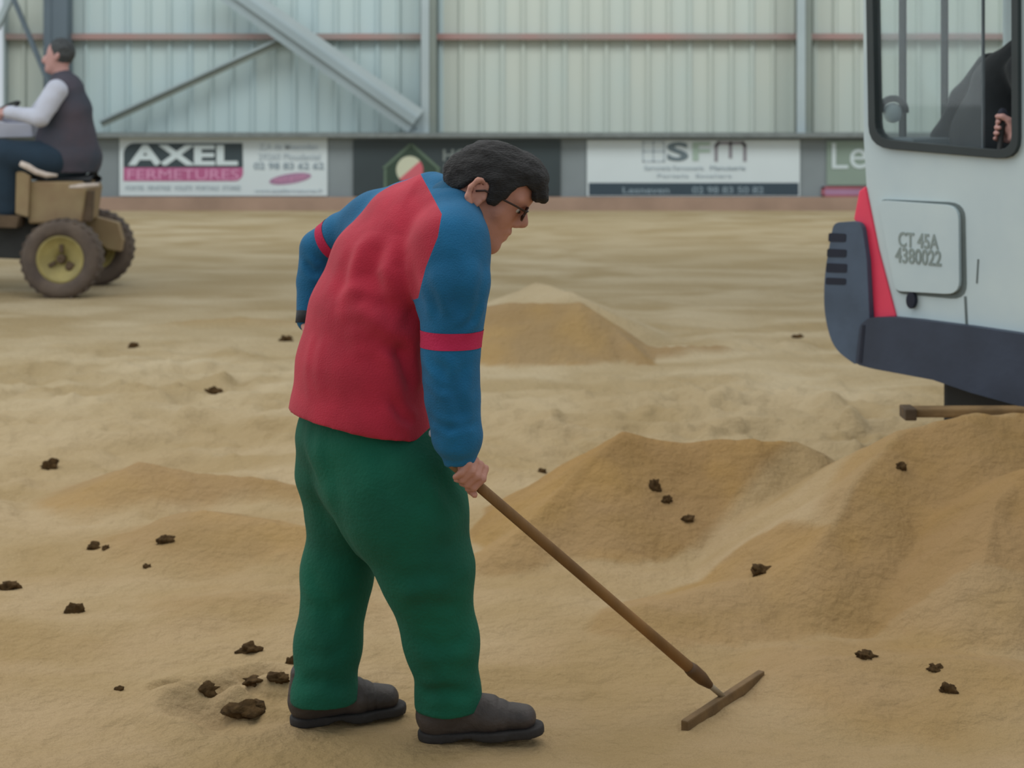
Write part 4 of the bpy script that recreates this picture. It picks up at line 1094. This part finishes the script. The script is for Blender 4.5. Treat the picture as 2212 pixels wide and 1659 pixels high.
# lower bumper
lb_ = [(1872, 700), (1892, 684), (1940, 683), (2000, 689), (2110, 703), (2212, 718), (2285, 728), (2285, 892), (2212, 873), (2110, 845), (2030, 818), (1900, 794), (1862, 784)]
b = BM(); eprism(b, [epoly(rounded(lb_, [10, 8, 4, 0, 0, 0, 0, 0, 0, 0, 0, 10, 12]))], -.045, .9); b.build('lower_bumper', M['bumper_d'], EX, bevel=.03, seg=3)
b = BM(); eprism(b, [epoly([(1878, 700), (1884, 700), (1877, 782), (1870, 780)])], -.047, -.03); b.build('bumper_joint', M['slot'], EX)
# cab: rear wall with two bars, roof, floor, far side and front posts
zt = EP(1870, -205)[1]; zb_ = EP(1890, 332)[1] + .03; zf = EP(1938, 684)[1]; uw = EP(2285, 300)[0]
def ebox(name, u0, u1, z0, z1, w0, w1, m, par=EX, bev=.0):
    b = BM(); eprism(b, [[(u0, z0), (u1, z0), (u1, z1), (u0, z1)]], w0, w1); o = b.build(name, m, par, bevel=bev)
    if par is not EX: o.location = (0, 0, 0)
    return o
ebox('rear_panel', 0.0, .03, zf, zb_ - .02, .03, 1.02, M['white_panel'])
for w_ in (.232, .525, ): ebox('rear_post', .0, .03, zb_ - .02, zt, w_, w_ + .013, M['gasket'])
for w_ in (.99,): ebox('rear_post', .0, .05, zb_ - .02, zt, w_, w_ + .04, M['white_panel'])
ebox('rear_pane', .012, .017, zb_ - .02, zt, .03, 1.0, M['glass_clean'])
ebox('cab_roof', -.05, 1.18, zt - .02, zt + .08, -.03, 1.05, M['white_panel'], bev=.03)
ebox('cab_floor', .0, 1.15, zf - .05, zf + .02, .03, 1.02, M['cab_in'])
ebox('far_side_panel', .03, uw, zf, zb_ - .1, .99, 1.02, M['white_panel'])
ebox('far_side_pane', .05, 1.1, zb_ - .1, zt, 1.0, 1.006, M['glass_clean'])
ebox('front_post', 1.10, 1.15, zf, zt, 0, .04, M['white_panel']); ebox('front_post', 1.10, 1.15, zf, zt, .98, 1.02, M['white_panel'])
ebox('front_panel', 1.12, 1.15, zf, zb_ - .2, .04, .98, M['white_panel'])
ebox('near_front_panel', uw, 1.15, zf - .04, zb_ - .1, 0, .03, M['white_panel'])
ebox('control_console', .45, .95, zf, zb_ - .06, .12, .26, M['cab_in'], bev=.03)
ebox('rear_shelf', .03, .22, zb_ - .30, zb_ + .035, .03, .98, M['cab_in'], bev=.02)
# white round shape with a dark arched top, seen through the glass
lp = E3(.03, EP(1924, 244, .13)[1], .15)
disc = BM().ellipsoid(lp, (.04, .03, .042), 3).build('white_disc', M['white_txt'], EX, True)
BM().tube([lp + np.array([.052 * math.cos(a_), -.01, .01 + .05 * math.sin(a_)]) for a_ in np.linspace(-.2, 3.3, 12)], .014, 8).build('disc_rim', M['gasket'], disc, True).location = (0, 0, 0)
# seat
st = ebox('seat_base', .22, .68, zf + .1, zf + .38, .30, .78, M['black_cloth'], bev=.05)
vq = Vol([1.5, 6.2, .8], [2.5, 7.6, 2.0], .012)
vq.loft([P(2085, 400, 7.0), P(2092, 300, 7.0), P(2118, 215, 6.97), P(2150, 140, 6.93)], ein, [.24, .235, .19, .12], [.075, .075, .065, .05], .02)
V_, F_ = vq.mesh(); link('seat_back', mesh_np('seat_back', V_, F_), M['black_cloth'], EX, True)
# undercarriage
ebox('slew_ring', .20, 1.3, zf - .62, zf - .18, .25, .85, M['dark'], bev=.02)
ebox('track_frame', .75, 2.0, .10, .42, .12, .90, M['dark'], bev=.04)
def track(w0):
    e_ = ebox('track', .62, 2.2, .02, .44, w0, w0 + .26, M['track'], bev=.12)
    for k in range(14):
        u = .70 + k * .105
        ebox('track_pad', u, u + .07, .43, .46, w0 - .01, w0 + .27, M['track'], e_); ebox('track_pad', u, u + .07, -.0, .03, w0 - .01, w0 + .27, M['track'], e_)
    for u in (.84, 1.98):
        b = BM(); b.lathe(E3(u, .23, w0), tuple(ein), [(-.02, .03), (-.02, .17), (.0, .17), (.0, .03)], 24); b.build('idler_wheel', M['dark'], e_).location = (0, 0, 0)
track(.02); track(.80)
# raised blade beam at the back
ba, bb = P(1952, 889, 6.35), P(2250, 889, 6.15)
blo = BM().bar(ba, bb, .034, .07, up=(0, 1, 0), bev=.008).build('dozer_blade', M['blade'], EX)
BM().box(ba + np.array([.012, -.02, 0]), (.045, .10, .045), None, .006).build('blade_end', M['tan_d'], blo).location = (0, 0, 0)

# operator inside the cab
OP = empty('person', E3(.45, zf + .4, .5), 'excavator driver in black clothes seated inside the cab, one hand showing', 'person')
o_hip, o_sh = P(2185, 420, 6.80), P(2222, 130, 6.74)
vo = Vol([1.75, 6.1, .75], [2.55, 7.25, 2.15], .009)
os_ = ein
vo.loft([o_hip, P(2180, 300, 6.80), P(2200, 190, 6.77), o_sh], os_, [.21, .235, .215, .14], [.20, .235, .17, .10], .03)
vo2 = Vol([1.7, 6.0, .7], [2.6, 7.3, 2.2], .007)
vo2.loft([o_hip, P(2190, 300, 6.80), o_sh], os_, [.15, .16, .14], [.10, .11, .08], .03)
hc = P(2262, 10, 6.68)
vo2.cap(o_sh, hc - [0, 0, .08], .055, .055, .03); vo2.ell(hc + [0, 0, .02], (.095, .078, .115), None, .02); vo2.ell(hc + eu * .03 - [0, 0, .05], (.07, .06, .08), None, .03)
vo2.cap(hc + eu * .09, hc + eu * .115 - [0, 0, .025], .011, .014, .015)
sh_n = P(2215, 150, 6.56); el_n = P(2262, 300, 6.36); wr_n2 = P(2205, 283, 6.34); hd_n = P(2168, 276, 6.34)
vo2.chain([sh_n, el_n, wr_n2], [.055, .042, .028], .03)
for pts, rr in fist(hd_n + np.array([-.005, 0, -.012]), (0.15, 0, 1), wr_n2 - hd_n, .013, 1.05): vo2.chain(pts, rr, .004)
vo2.cap(wr_n2, hd_n + nrm(wr_n2 - hd_n) * .03, .027, .026, .012)
sh_f = P(2225, 150, 6.98); el_f = sh_f + eu * .15 - [0, 0, .27]; vo2.chain([sh_f, el_f, el_f + eu * .25], [.055, .042, .03], .03)
for s_ in (-.1, .1):
    h0 = o_hip + ein * s_; kn = h0 + eu * .42 + [0, 0, .03]; vo2.chain([h0, kn, kn + eu * .05 - [0, 0, .30]], [.09, .062, .045], .03)
V_, F_ = vo2.mesh(); link('body', mesh_np('body', V_, F_), M['skin_pale'], OP, True)
vo.chain([sh_n, el_n, wr_n2 * .75 + el_n * .25], [.075, .062, .045], .03); vo.chain([sh_f, el_f, el_f + eu * .2], [.075, .06, .045], .03)
V_, F_ = vo.mesh(); link('jacket', mesh_np('jacket', V_, F_), M['black_cloth'], OP, True)
vo = Vol([1.7, 6.0, .6], [2.9, 7.3, 1.3], .012)
for s_ in (-.1, .1):
    h0 = o_hip + ein * s_; kn = h0 + eu * .42 + [0, 0, .03]; vo.chain([h0, kn, kn + eu * .05 - [0, 0, .28]], [.11, .08, .062], .03)
V_, F_ = vo.mesh(); link('trousers', mesh_np('trousers', V_, F_), M['jeans'], OP, True)
vo = Vol(hc - .16, hc + .18, .008); vo.ell(hc + [0, 0, .035] - eu * .012, (.103, .088, .115), None, 0.0)
vo.fn(lambda D, X, Y, Z: np.maximum(D, ((X - hc[0]) * eu[0] + (Y - hc[1]) * eu[1]) * 1.2 - (Z - hc[2]) + .01)); V_, F_ = vo.mesh(); link('hair', mesh_np('hair', V_, F_), M['hair'], OP, True)
lv = BM().tube([hd_n + np.array([-.03, .02, -.35]), hd_n + np.array([-.005, 0, .03])], .011, 10).build('control_lever', M['dark'], EX, True)
BM().ellipsoid(hd_n + np.array([-.004, 0, .05]), (.02, .02, .026), 2).build('lever_knob', M['slot'], lv, True).location = (0, 0, 0)

# ------------------------------------------------------------------ tractor and driver
TD = 13.18
TR = empty('garden_tractor', P(100, 640, 13.6) * [1, 1, 0], 'old tan ride-on tractor with yellow wheel hubs standing on the sand', 'tractor')
def wheel(c, R_, wd, rim):
    c = np.array(c); c[2] = R_ - .012
    k = R_
    e_ = BM().lathe(c, (0, 1, 0), [(-wd * .38, rim), (-wd * .5, rim + .03), (-wd * .5, k - .05), (-wd * .40, k - .012), (-wd * .2, k - .006), (wd * .2, k - .006), (wd * .40, k - .012), (wd * .5, k - .05), (wd * .5, rim + .03), (wd * .38, rim)], 48).build('tyre', M['tyre'], TR, True)
    lug = BM()
    for i in range(28):
        a = 2 * math.pi * i / 28
        for s_ in (-1, 1):
            R3 = Matrix.Rotation(a + (.06 * s_), 3, 'Y'); p = c + np.array([math.sin(a + .06 * s_) * (k - .0085), wd * .22 * s_, math.cos(a + .06 * s_) * (k - .0085)])
            lug.box(p, (.030, wd * .42, .010), R3)
    l_ = lug.build('tread', M['tyre'], e_); l_.location = (0, 0, 0)
    r = BM().lathe(c, (0, 1, 0), [(-wd * .40, rim + .004), (-wd * .30, rim - .02), (-wd * .12, rim * .55), (-wd * .12, .02), (wd * .1, .02), (wd * .1, rim * .9), (wd * .38, rim + .004)], 40).build('wheel_rim', M['yellow'], TR, True)
    BM().lathe(c, (0, 1, 0), [(-wd * .34, .004), (-wd * .34, .032), (-wd * .10, .040), (-wd * .10, .004)], 20).build('hub', M['tan_d'], r, True).location = (0, 0, 0)
    for a in (90, 210, 330):
        p = c + np.array([math.cos(math.radians(a)) * rim * .45, -wd * .16, math.sin(math.radians(a)) * rim * .45])
        R3 = Matrix.Rotation(-math.radians(a), 3, 'Y'); BM().box(p, (rim * .34, .02, .032), R3, .004).build('rim_slot', M['tan_d'], r).location = (0, 0, 0)
    # scuffed patch
    BM().ellipsoid(c + np.array([.062, -wd * .17, -.062]), (.034, .012, .034), 2).build('mud_clump', M['tan_d'], r, True).location = (0, 0, 0)
    return e_
RW = 88 / 3600 * TD * 1.0
wheel(P(135, 563, 13.25), RW, .19, .185); wheel(P(206, 543, 14.15), RW * 1.02, .19, .185)
wheel(P(-250, 590, 13.3), .21, .14, .11); wheel(P(-230, 590, 14.0), .21, .14, .11)
def tbox(name, x0, y0, x1, y1, d, y_a, y_b, m, bev=.01, par=TR):
    a, b_ = P(x0, y1, d), P(x1, y0, d)
    o = BM().box(((a[0] + b_[0]) / 2, (y_a + y_b) / 2, (a[2] + b_[2]) / 2), (b_[0] - a[0], y_b - y_a, b_[2] - a[2])).build(name, m, par, bevel=bev)
    if par is not TR: o.location = (0, 0, 0)
    return o
def tpoly(name, pts, d, ya, yb, m, bev=.008):
    pp = [P(x, y, d) for x, y in pts]
    return BM().prism([[(p[0], p[2]) for p in pp]], (0, 0, 0), (1, 0, 0), (0, 0, 1), (0, 1, 0), ya, yb).build(name, m, TR, bevel=bev)
tpoly('seat_box', [(62, 392), (178, 392), (186, 410), (176, 482), (60, 484)], 13.4, 13.4, 13.95, M['tan'], .02)
tpoly('side_plate', [(36, 360), (66, 380), (62, 470), (34, 462)], 13.38, 13.36, 13.42, M['tan'], .01)
tpoly('rear_bracket', [(184, 412), (202, 412), (198, 478), (178, 478), (176, 448)], 13.45, 13.42, 13.5, M['tan_d'], .005)
tpoly('mudguard', [(150, 470), (200, 468), (252, 482), (262, 520), (258, 545), (228, 540), (176, 500)], 13.9, 13.95, 14.04, M['tan'], .01)
tpoly('chassis_rail', [(-330, 462), (50, 468), (90, 492), (150, 520), (150, 560), (40, 560), (-330, 545)], 13.5, 13.5, 13.85, M['dark'], .01)
tpoly('running_board', [(-60, 462), (46, 466), (40, 492), (-60, 488)], 13.35, 13.3, 13.5, M['tan_d'], .01)
BM().tube([P(135, 563, 13.3) * [1, 1, 0] + [0, 0, RW - .01], P(206, 543, 14.15) * [1, 1, 0] + [0, 0, RW - .01]], .04, 14).build('rear_axle', M['dark'], TR, True)
BM().tube([P(-250, 590, 13.3) * [1, 1, 0] + [0, 0, .2], P(-230, 590, 14.0) * [1, 1, 0] + [0, 0, .2]], .03, 14).build('front_axle', M['dark'], TR, True)
tpoly('bonnet', [(-360, 330), (-130, 320), (-100, 350), (-100, 465), (-360, 480)], 13.6, 13.4, 13.85, M['tan'], .03)
# instrument panel, steering wheel
tpoly('dash_panel', [(-30, 262), (70, 268), (74, 296), (-30, 298)], 13.75, 13.72, 13.9, M['shirt'], .01)
BM().tube([P(-60, 420, 13.6), P(-8, 262, 13.6)], .02, 12).build('steering_column', M['dark'], TR, True)
sw = P(0, 243, 13.6); sn = nrm([-.5, 0, .86]); x_ = nrm([.86, 0, .5])
BM().tube([sw + .17 * (x_ * math.cos(a) + np.array([0, 1, 0]) * math.sin(a)) for a in np.linspace(0, 2 * math.pi, 29)], .013, 8).build('steering_wheel', M['dark'], TR, True)
# seat pan with torn pale edge
vs = Vol(P(30, 420, 13.2), P(235, 330, 14.1) + [0, 0, .02], .014)
vs.loft([P(62, 376, 13.65), P(120, 384, 13.65), P(205, 388, 13.65)], (0, 1, 0), [.20, .22, .20], [.035, .035, .035], .02); vs.chain([P(205, 385, 13.65), P(226, 330, 13.65)], [.06, .04], .02)
V_, F_ = vs.mesh(); seat = link('seat', mesh_np('seat', V_, F_), M['black_cloth'], TR, True)
BM().tube([P(44, 353, 13.20), P(60, 360, 13.20), P(78, 371, 13.20), P(100, 378, 13.20), P(124, 379, 13.22)], [.022, .026, .024, .022, .012], 10).build('torn_edge', M['torn'], seat, True).location = (0, 0, 0)
BM().tube([P(150, 404, 13.30), P(180, 402, 13.30), P(214, 399, 13.32)], [.012, .022, .016], 10).build('torn_edge', M['torn'], seat, True).location = (0, 0, 0)

DR = empty('person', P(130, 380, 13.65), 'tractor driver with dark grey hair, dark vest and pale sleeves, back towards us', 'person')
D0 = 13.62
vd = Vol([-4.9, 13.15, .25], [-3.0, 14.1, 2.12], .013)
s_y = nrm([.25, -1, 0])
hip, mid, che, nek = P(140, 350, D0), P(150, 300, D0), P(150, 225, D0), P(135, 172, D0)
vd.loft([hip, mid, che, nek], s_y, [.15, .15, .17, .07], [.12, .13, .11, .06], .03)
hcd = P(128, 128, D0)
vd.cap(nek, hcd, .062, .065, .03); vd.ell(hcd + [0.005, 0, .045], (.105, .085, .115), None, .02); vd.ell(hcd + [-.04, 0, -.03], (.07, .065, .085), None, .03)
vd.cap(hcd + [-.115, -.01, .01], hcd + [-.125, -.012, -.015], .018, .02, .02); vd.cap(hcd + [-.085, -.01, -.085], hcd + [-.07, 0, -.09], .03, .03, .03)
vd.cap(hcd + [.0, -.09, .0], hcd + [.012, -.092, .035], .016, .018, .01)
shn, eln, wrn = P(122, 196, 13.40), P(86, 255, 13.30), P(22, 243, 13.40)
vd.chain([shn, eln, wrn], [.06, .045, .03], .03)
for pts, rr in fist(P(4, 240, 13.44), (0, 1, 0), wrn - P(4, 240, 13.44), .015, 1.1): vd.chain(pts, rr, .006)
vd.cap(wrn, P(8, 241, 13.44), .03, .03, .02)
shf, elf, wrf = P(120, 200, 13.85), P(70, 262, 13.95), P(10, 250, 13.8)
vd.chain([shf, elf, wrf], [.06, .045, .03], .03)
for pts, rr in fist(P(-6, 248, 13.76), (0, -1, 0), wrf - P(-6, 248, 13.76), .015, 1.1): vd.chain(pts, rr, .006)
legs_d = [[P(120, 345, 13.50), P(5, 338, 13.42), P(18, 450, 13.42)], [P(120, 345, 13.78), P(5, 336, 13.86), P(15, 450, 13.88)]]
for lg in legs_d: vd.chain(lg, [.10, .07, .05], .03); vd.cap(lg[2], lg[2] + [-.16, 0, -.04], .045, .035, .03)
V_, F_ = vd.mesh(); link('body', mesh_np('body', V_, F_), M['skin_pale'], DR, True)
v = Vol([-4.6, 13.15, .8], [-3.0, 14.1, 2.12], .012)
v.loft([P(146, 372, D0), P(147, 340, D0), P(144, 300, D0), P(148, 240, D0), P(142, 195, D0), P(136, 170, D0)], s_y, [.22, .235, .23, .225, .19, .09], [.24, .27, .245, .19, .145, .085], .03)
v.cut(P(140, 372, D0), (0, 0, -1))
V_, F_ = v.mesh(); Nn = vnormals(V_, F_); V_ = V_ + Nn * (.012 * fbm(V_[:, 0] * 5, V_[:, 1] * 5, V_[:, 2] * 4, 3, 4))[:, None]; link('vest', mesh_np('vest', V_, F_), M['vest'], DR, True)
v = Vol([-4.9, 13.1, 1.0], [-3.2, 14.15, 2.0], .011)
v.chain([shn, eln, wrn], [.090, .074, .055], .01); V_, F_ = v.mesh(); Nn = vnormals(V_, F_); V_ = V_ + Nn * (.01 * fbm(V_[:, 0] * 9, V_[:, 1] * 9, V_[:, 2] * 9, 3, 4))[:, None]; link('shirt_sleeve', mesh_np('shirt_sleeve', V_, F_), M['shirt'], DR, True)
v = Vol([-4.9, 13.1, 1.0], [-3.2, 14.2, 2.0], .011)
v.chain([shf, elf, wrf], [.090, .074, .05], .01); V_, F_ = v.mesh(); link('shirt_sleeve', mesh_np('shirt_sleeve', V_, F_), M['shirt'], DR, True)
v = Vol([-4.9, 13.1, .4], [-3.0, 14.2, 1.5], .013)
for lg in legs_d: v.chain(lg, [.15, .135, .085], .03)
v.ell(P(140, 362, D0), (.2, .2, .11), None, .04)
V_, F_ = v.mesh(); link('trousers', mesh_np('trousers', V_, F_), M['jeans'], DR, True)
for lg in legs_d: BM().ellipsoid(lg[2] + [-.08, 0, -.05], (.15, .055, .05), 3).build('shoe', M['dark'], DR, True)
v = Vol(hcd - .2, hcd + [.2, .2, .25], .010); v.ell(hcd + [.018, 0, .055], (.112, .096, .122), None, 0)
v.fn(lambda D, X, Y, Z: np.maximum(D, -(X - hcd[0]) * 1.1 - (Z - hcd[2]) * .45 - .01)); v.cut(hcd + [0, 0, -.04], (0.1, 0, -1)); V_, F_ = v.mesh()
Nn = vnormals(V_, F_); V_ = V_ + Nn * (.008 * fbm(V_[:, 0] * 20, V_[:, 1] * 20, V_[:, 2] * 20, 3, 4))[:, None]; link('hair', mesh_np('hair', V_, F_), M['hair_grey'], DR, True)

# ------------------------------------------------------------------ clods of dark earth
CL = [(107, 1016, 34, 22, 'dark clod alone left of the dark low ridge, flat and oval'),
      (201, 1191, 34, 20, 'longish dark clod with a crumb at its right, left of the bent man'),
      (229, 1193, 16, 12, 'small crumb touching the right of a longish clod'),
      (357, 1177, 38, 22, 'domed dark clod midway between the left edge and the trousers'),
      (317, 1237, 15, 10, 'tiny crumb below the domed clod'),
      (20, 1273, 40, 20, 'slanting dark clod at the left edge of the picture'),
      (161, 1328, 38, 27, 'blackest round clod in the lower left sand'),
      (538, 1411, 44, 22, 'dark clod just left of the trouser leg, above the trampled patch'),
      (630, 1436, 22, 22, 'dark clod half hidden behind the far trouser leg'),
      (460, 851, 32, 18, 'small clod upper left, level with the jacket hem'),
      (288, 752, 26, 12, 'far flat crumb below the tractor wheels'),
      (1415, 1064, 24, 26, 'upper clod on the dark face of the central heap'),
      (1441, 1086, 22, 20, 'clod just below right of the upper one on the central heap'),
      (1486, 1128, 26, 16, 'lowest crumb on the dark face of the central heap'),
      (1645, 1239, 40, 22, 'dark clod in the dip between the two big heaps'),
      (1946, 1016, 22, 16, 'small clod on the face of the big right heap'),
      (1866, 1430, 40, 20, 'flat dark clod in front of the big right heap, left one'),
      (2048, 1502, 34, 20, 'dark clod nearest the lower right corner'),
      (2020, 1459, 30, 14, 'flat crumb between two clods at the lower right'),
      (1722, 731, 26, 10, 'far crumb left of the excavator counterweight'),
      (617, 738, 26, 16, 'crumb beside the elbow and hanging cuff of the bent man'),
      (447, 1498, 44, 26, 'added dark lump for the shaded hollow at the left of the trampled patch'),  # the trampled-patch lumps stand in for shade in its hollows
      (530, 1546, 78, 28, 'longest added dark lump, for the shaded hollow at the bottom of the trampled patch'),
      (545, 1484, 44, 16, 'thin added dark lump for the shaded hollow at the top of the trampled patch'),
      (602, 1503, 44, 18, 'added dark lump for the shaded hollow of the trampled patch touching the far shoe'),
      (1170, 1024, 18, 10, 'crumb right of the gripping hand'),
      (258, 1492, 18, 12, 'small brown crumb left of the trampled patch')]
def ray_ground(px, py):
    lo_, hi_ = 3.2, 20.0; prev = lo_
    for d in np.arange(3.2, 20, .04):
        p = P(px, py, d)
        if p[2] < ground(p[0], p[1]): return p
    return P(px, py, 20)
for i, (px, py, wpx, hpx, lab) in enumerate(CL):
    p = ray_ground(px, py); s_ = p[1] / FPX; rx = wpx * s_ / 2; rz = hpx * s_ / 2
    b = bmesh.new(); bmesh.ops.create_icosphere(b, subdivisions=3, radius=1)
    for v_ in b.verts:
        c = np.array(v_.co); n_ = float(fbm(np.array([c[0] * 2.1 + i * 3.1]), np.array([c[1] * 2.1]), np.array([c[2] * 2.1]), 3, 60 + i)[0])
        k = 1 + 1.0 * n_; v_.co = (c[0] * k * rx, c[1] * k * rx * .8, c[2] * k * rz * 1.25)
    me = bpy.data.meshes.new('earth_clod'); b.to_mesh(me); b.free()
    o = link('earth_clod', me, M['clod'], None, True); o.location = (p[0], p[1] + rx * .2, ground(p[0], p[1]) + rz * .12)
    tag(o, lab, 'clod', 'dark clods lying on the sand')
for o in bpy.data.objects:
    if '_at' in o.keys(): del o['_at']
print('objects', len(bpy.data.objects))
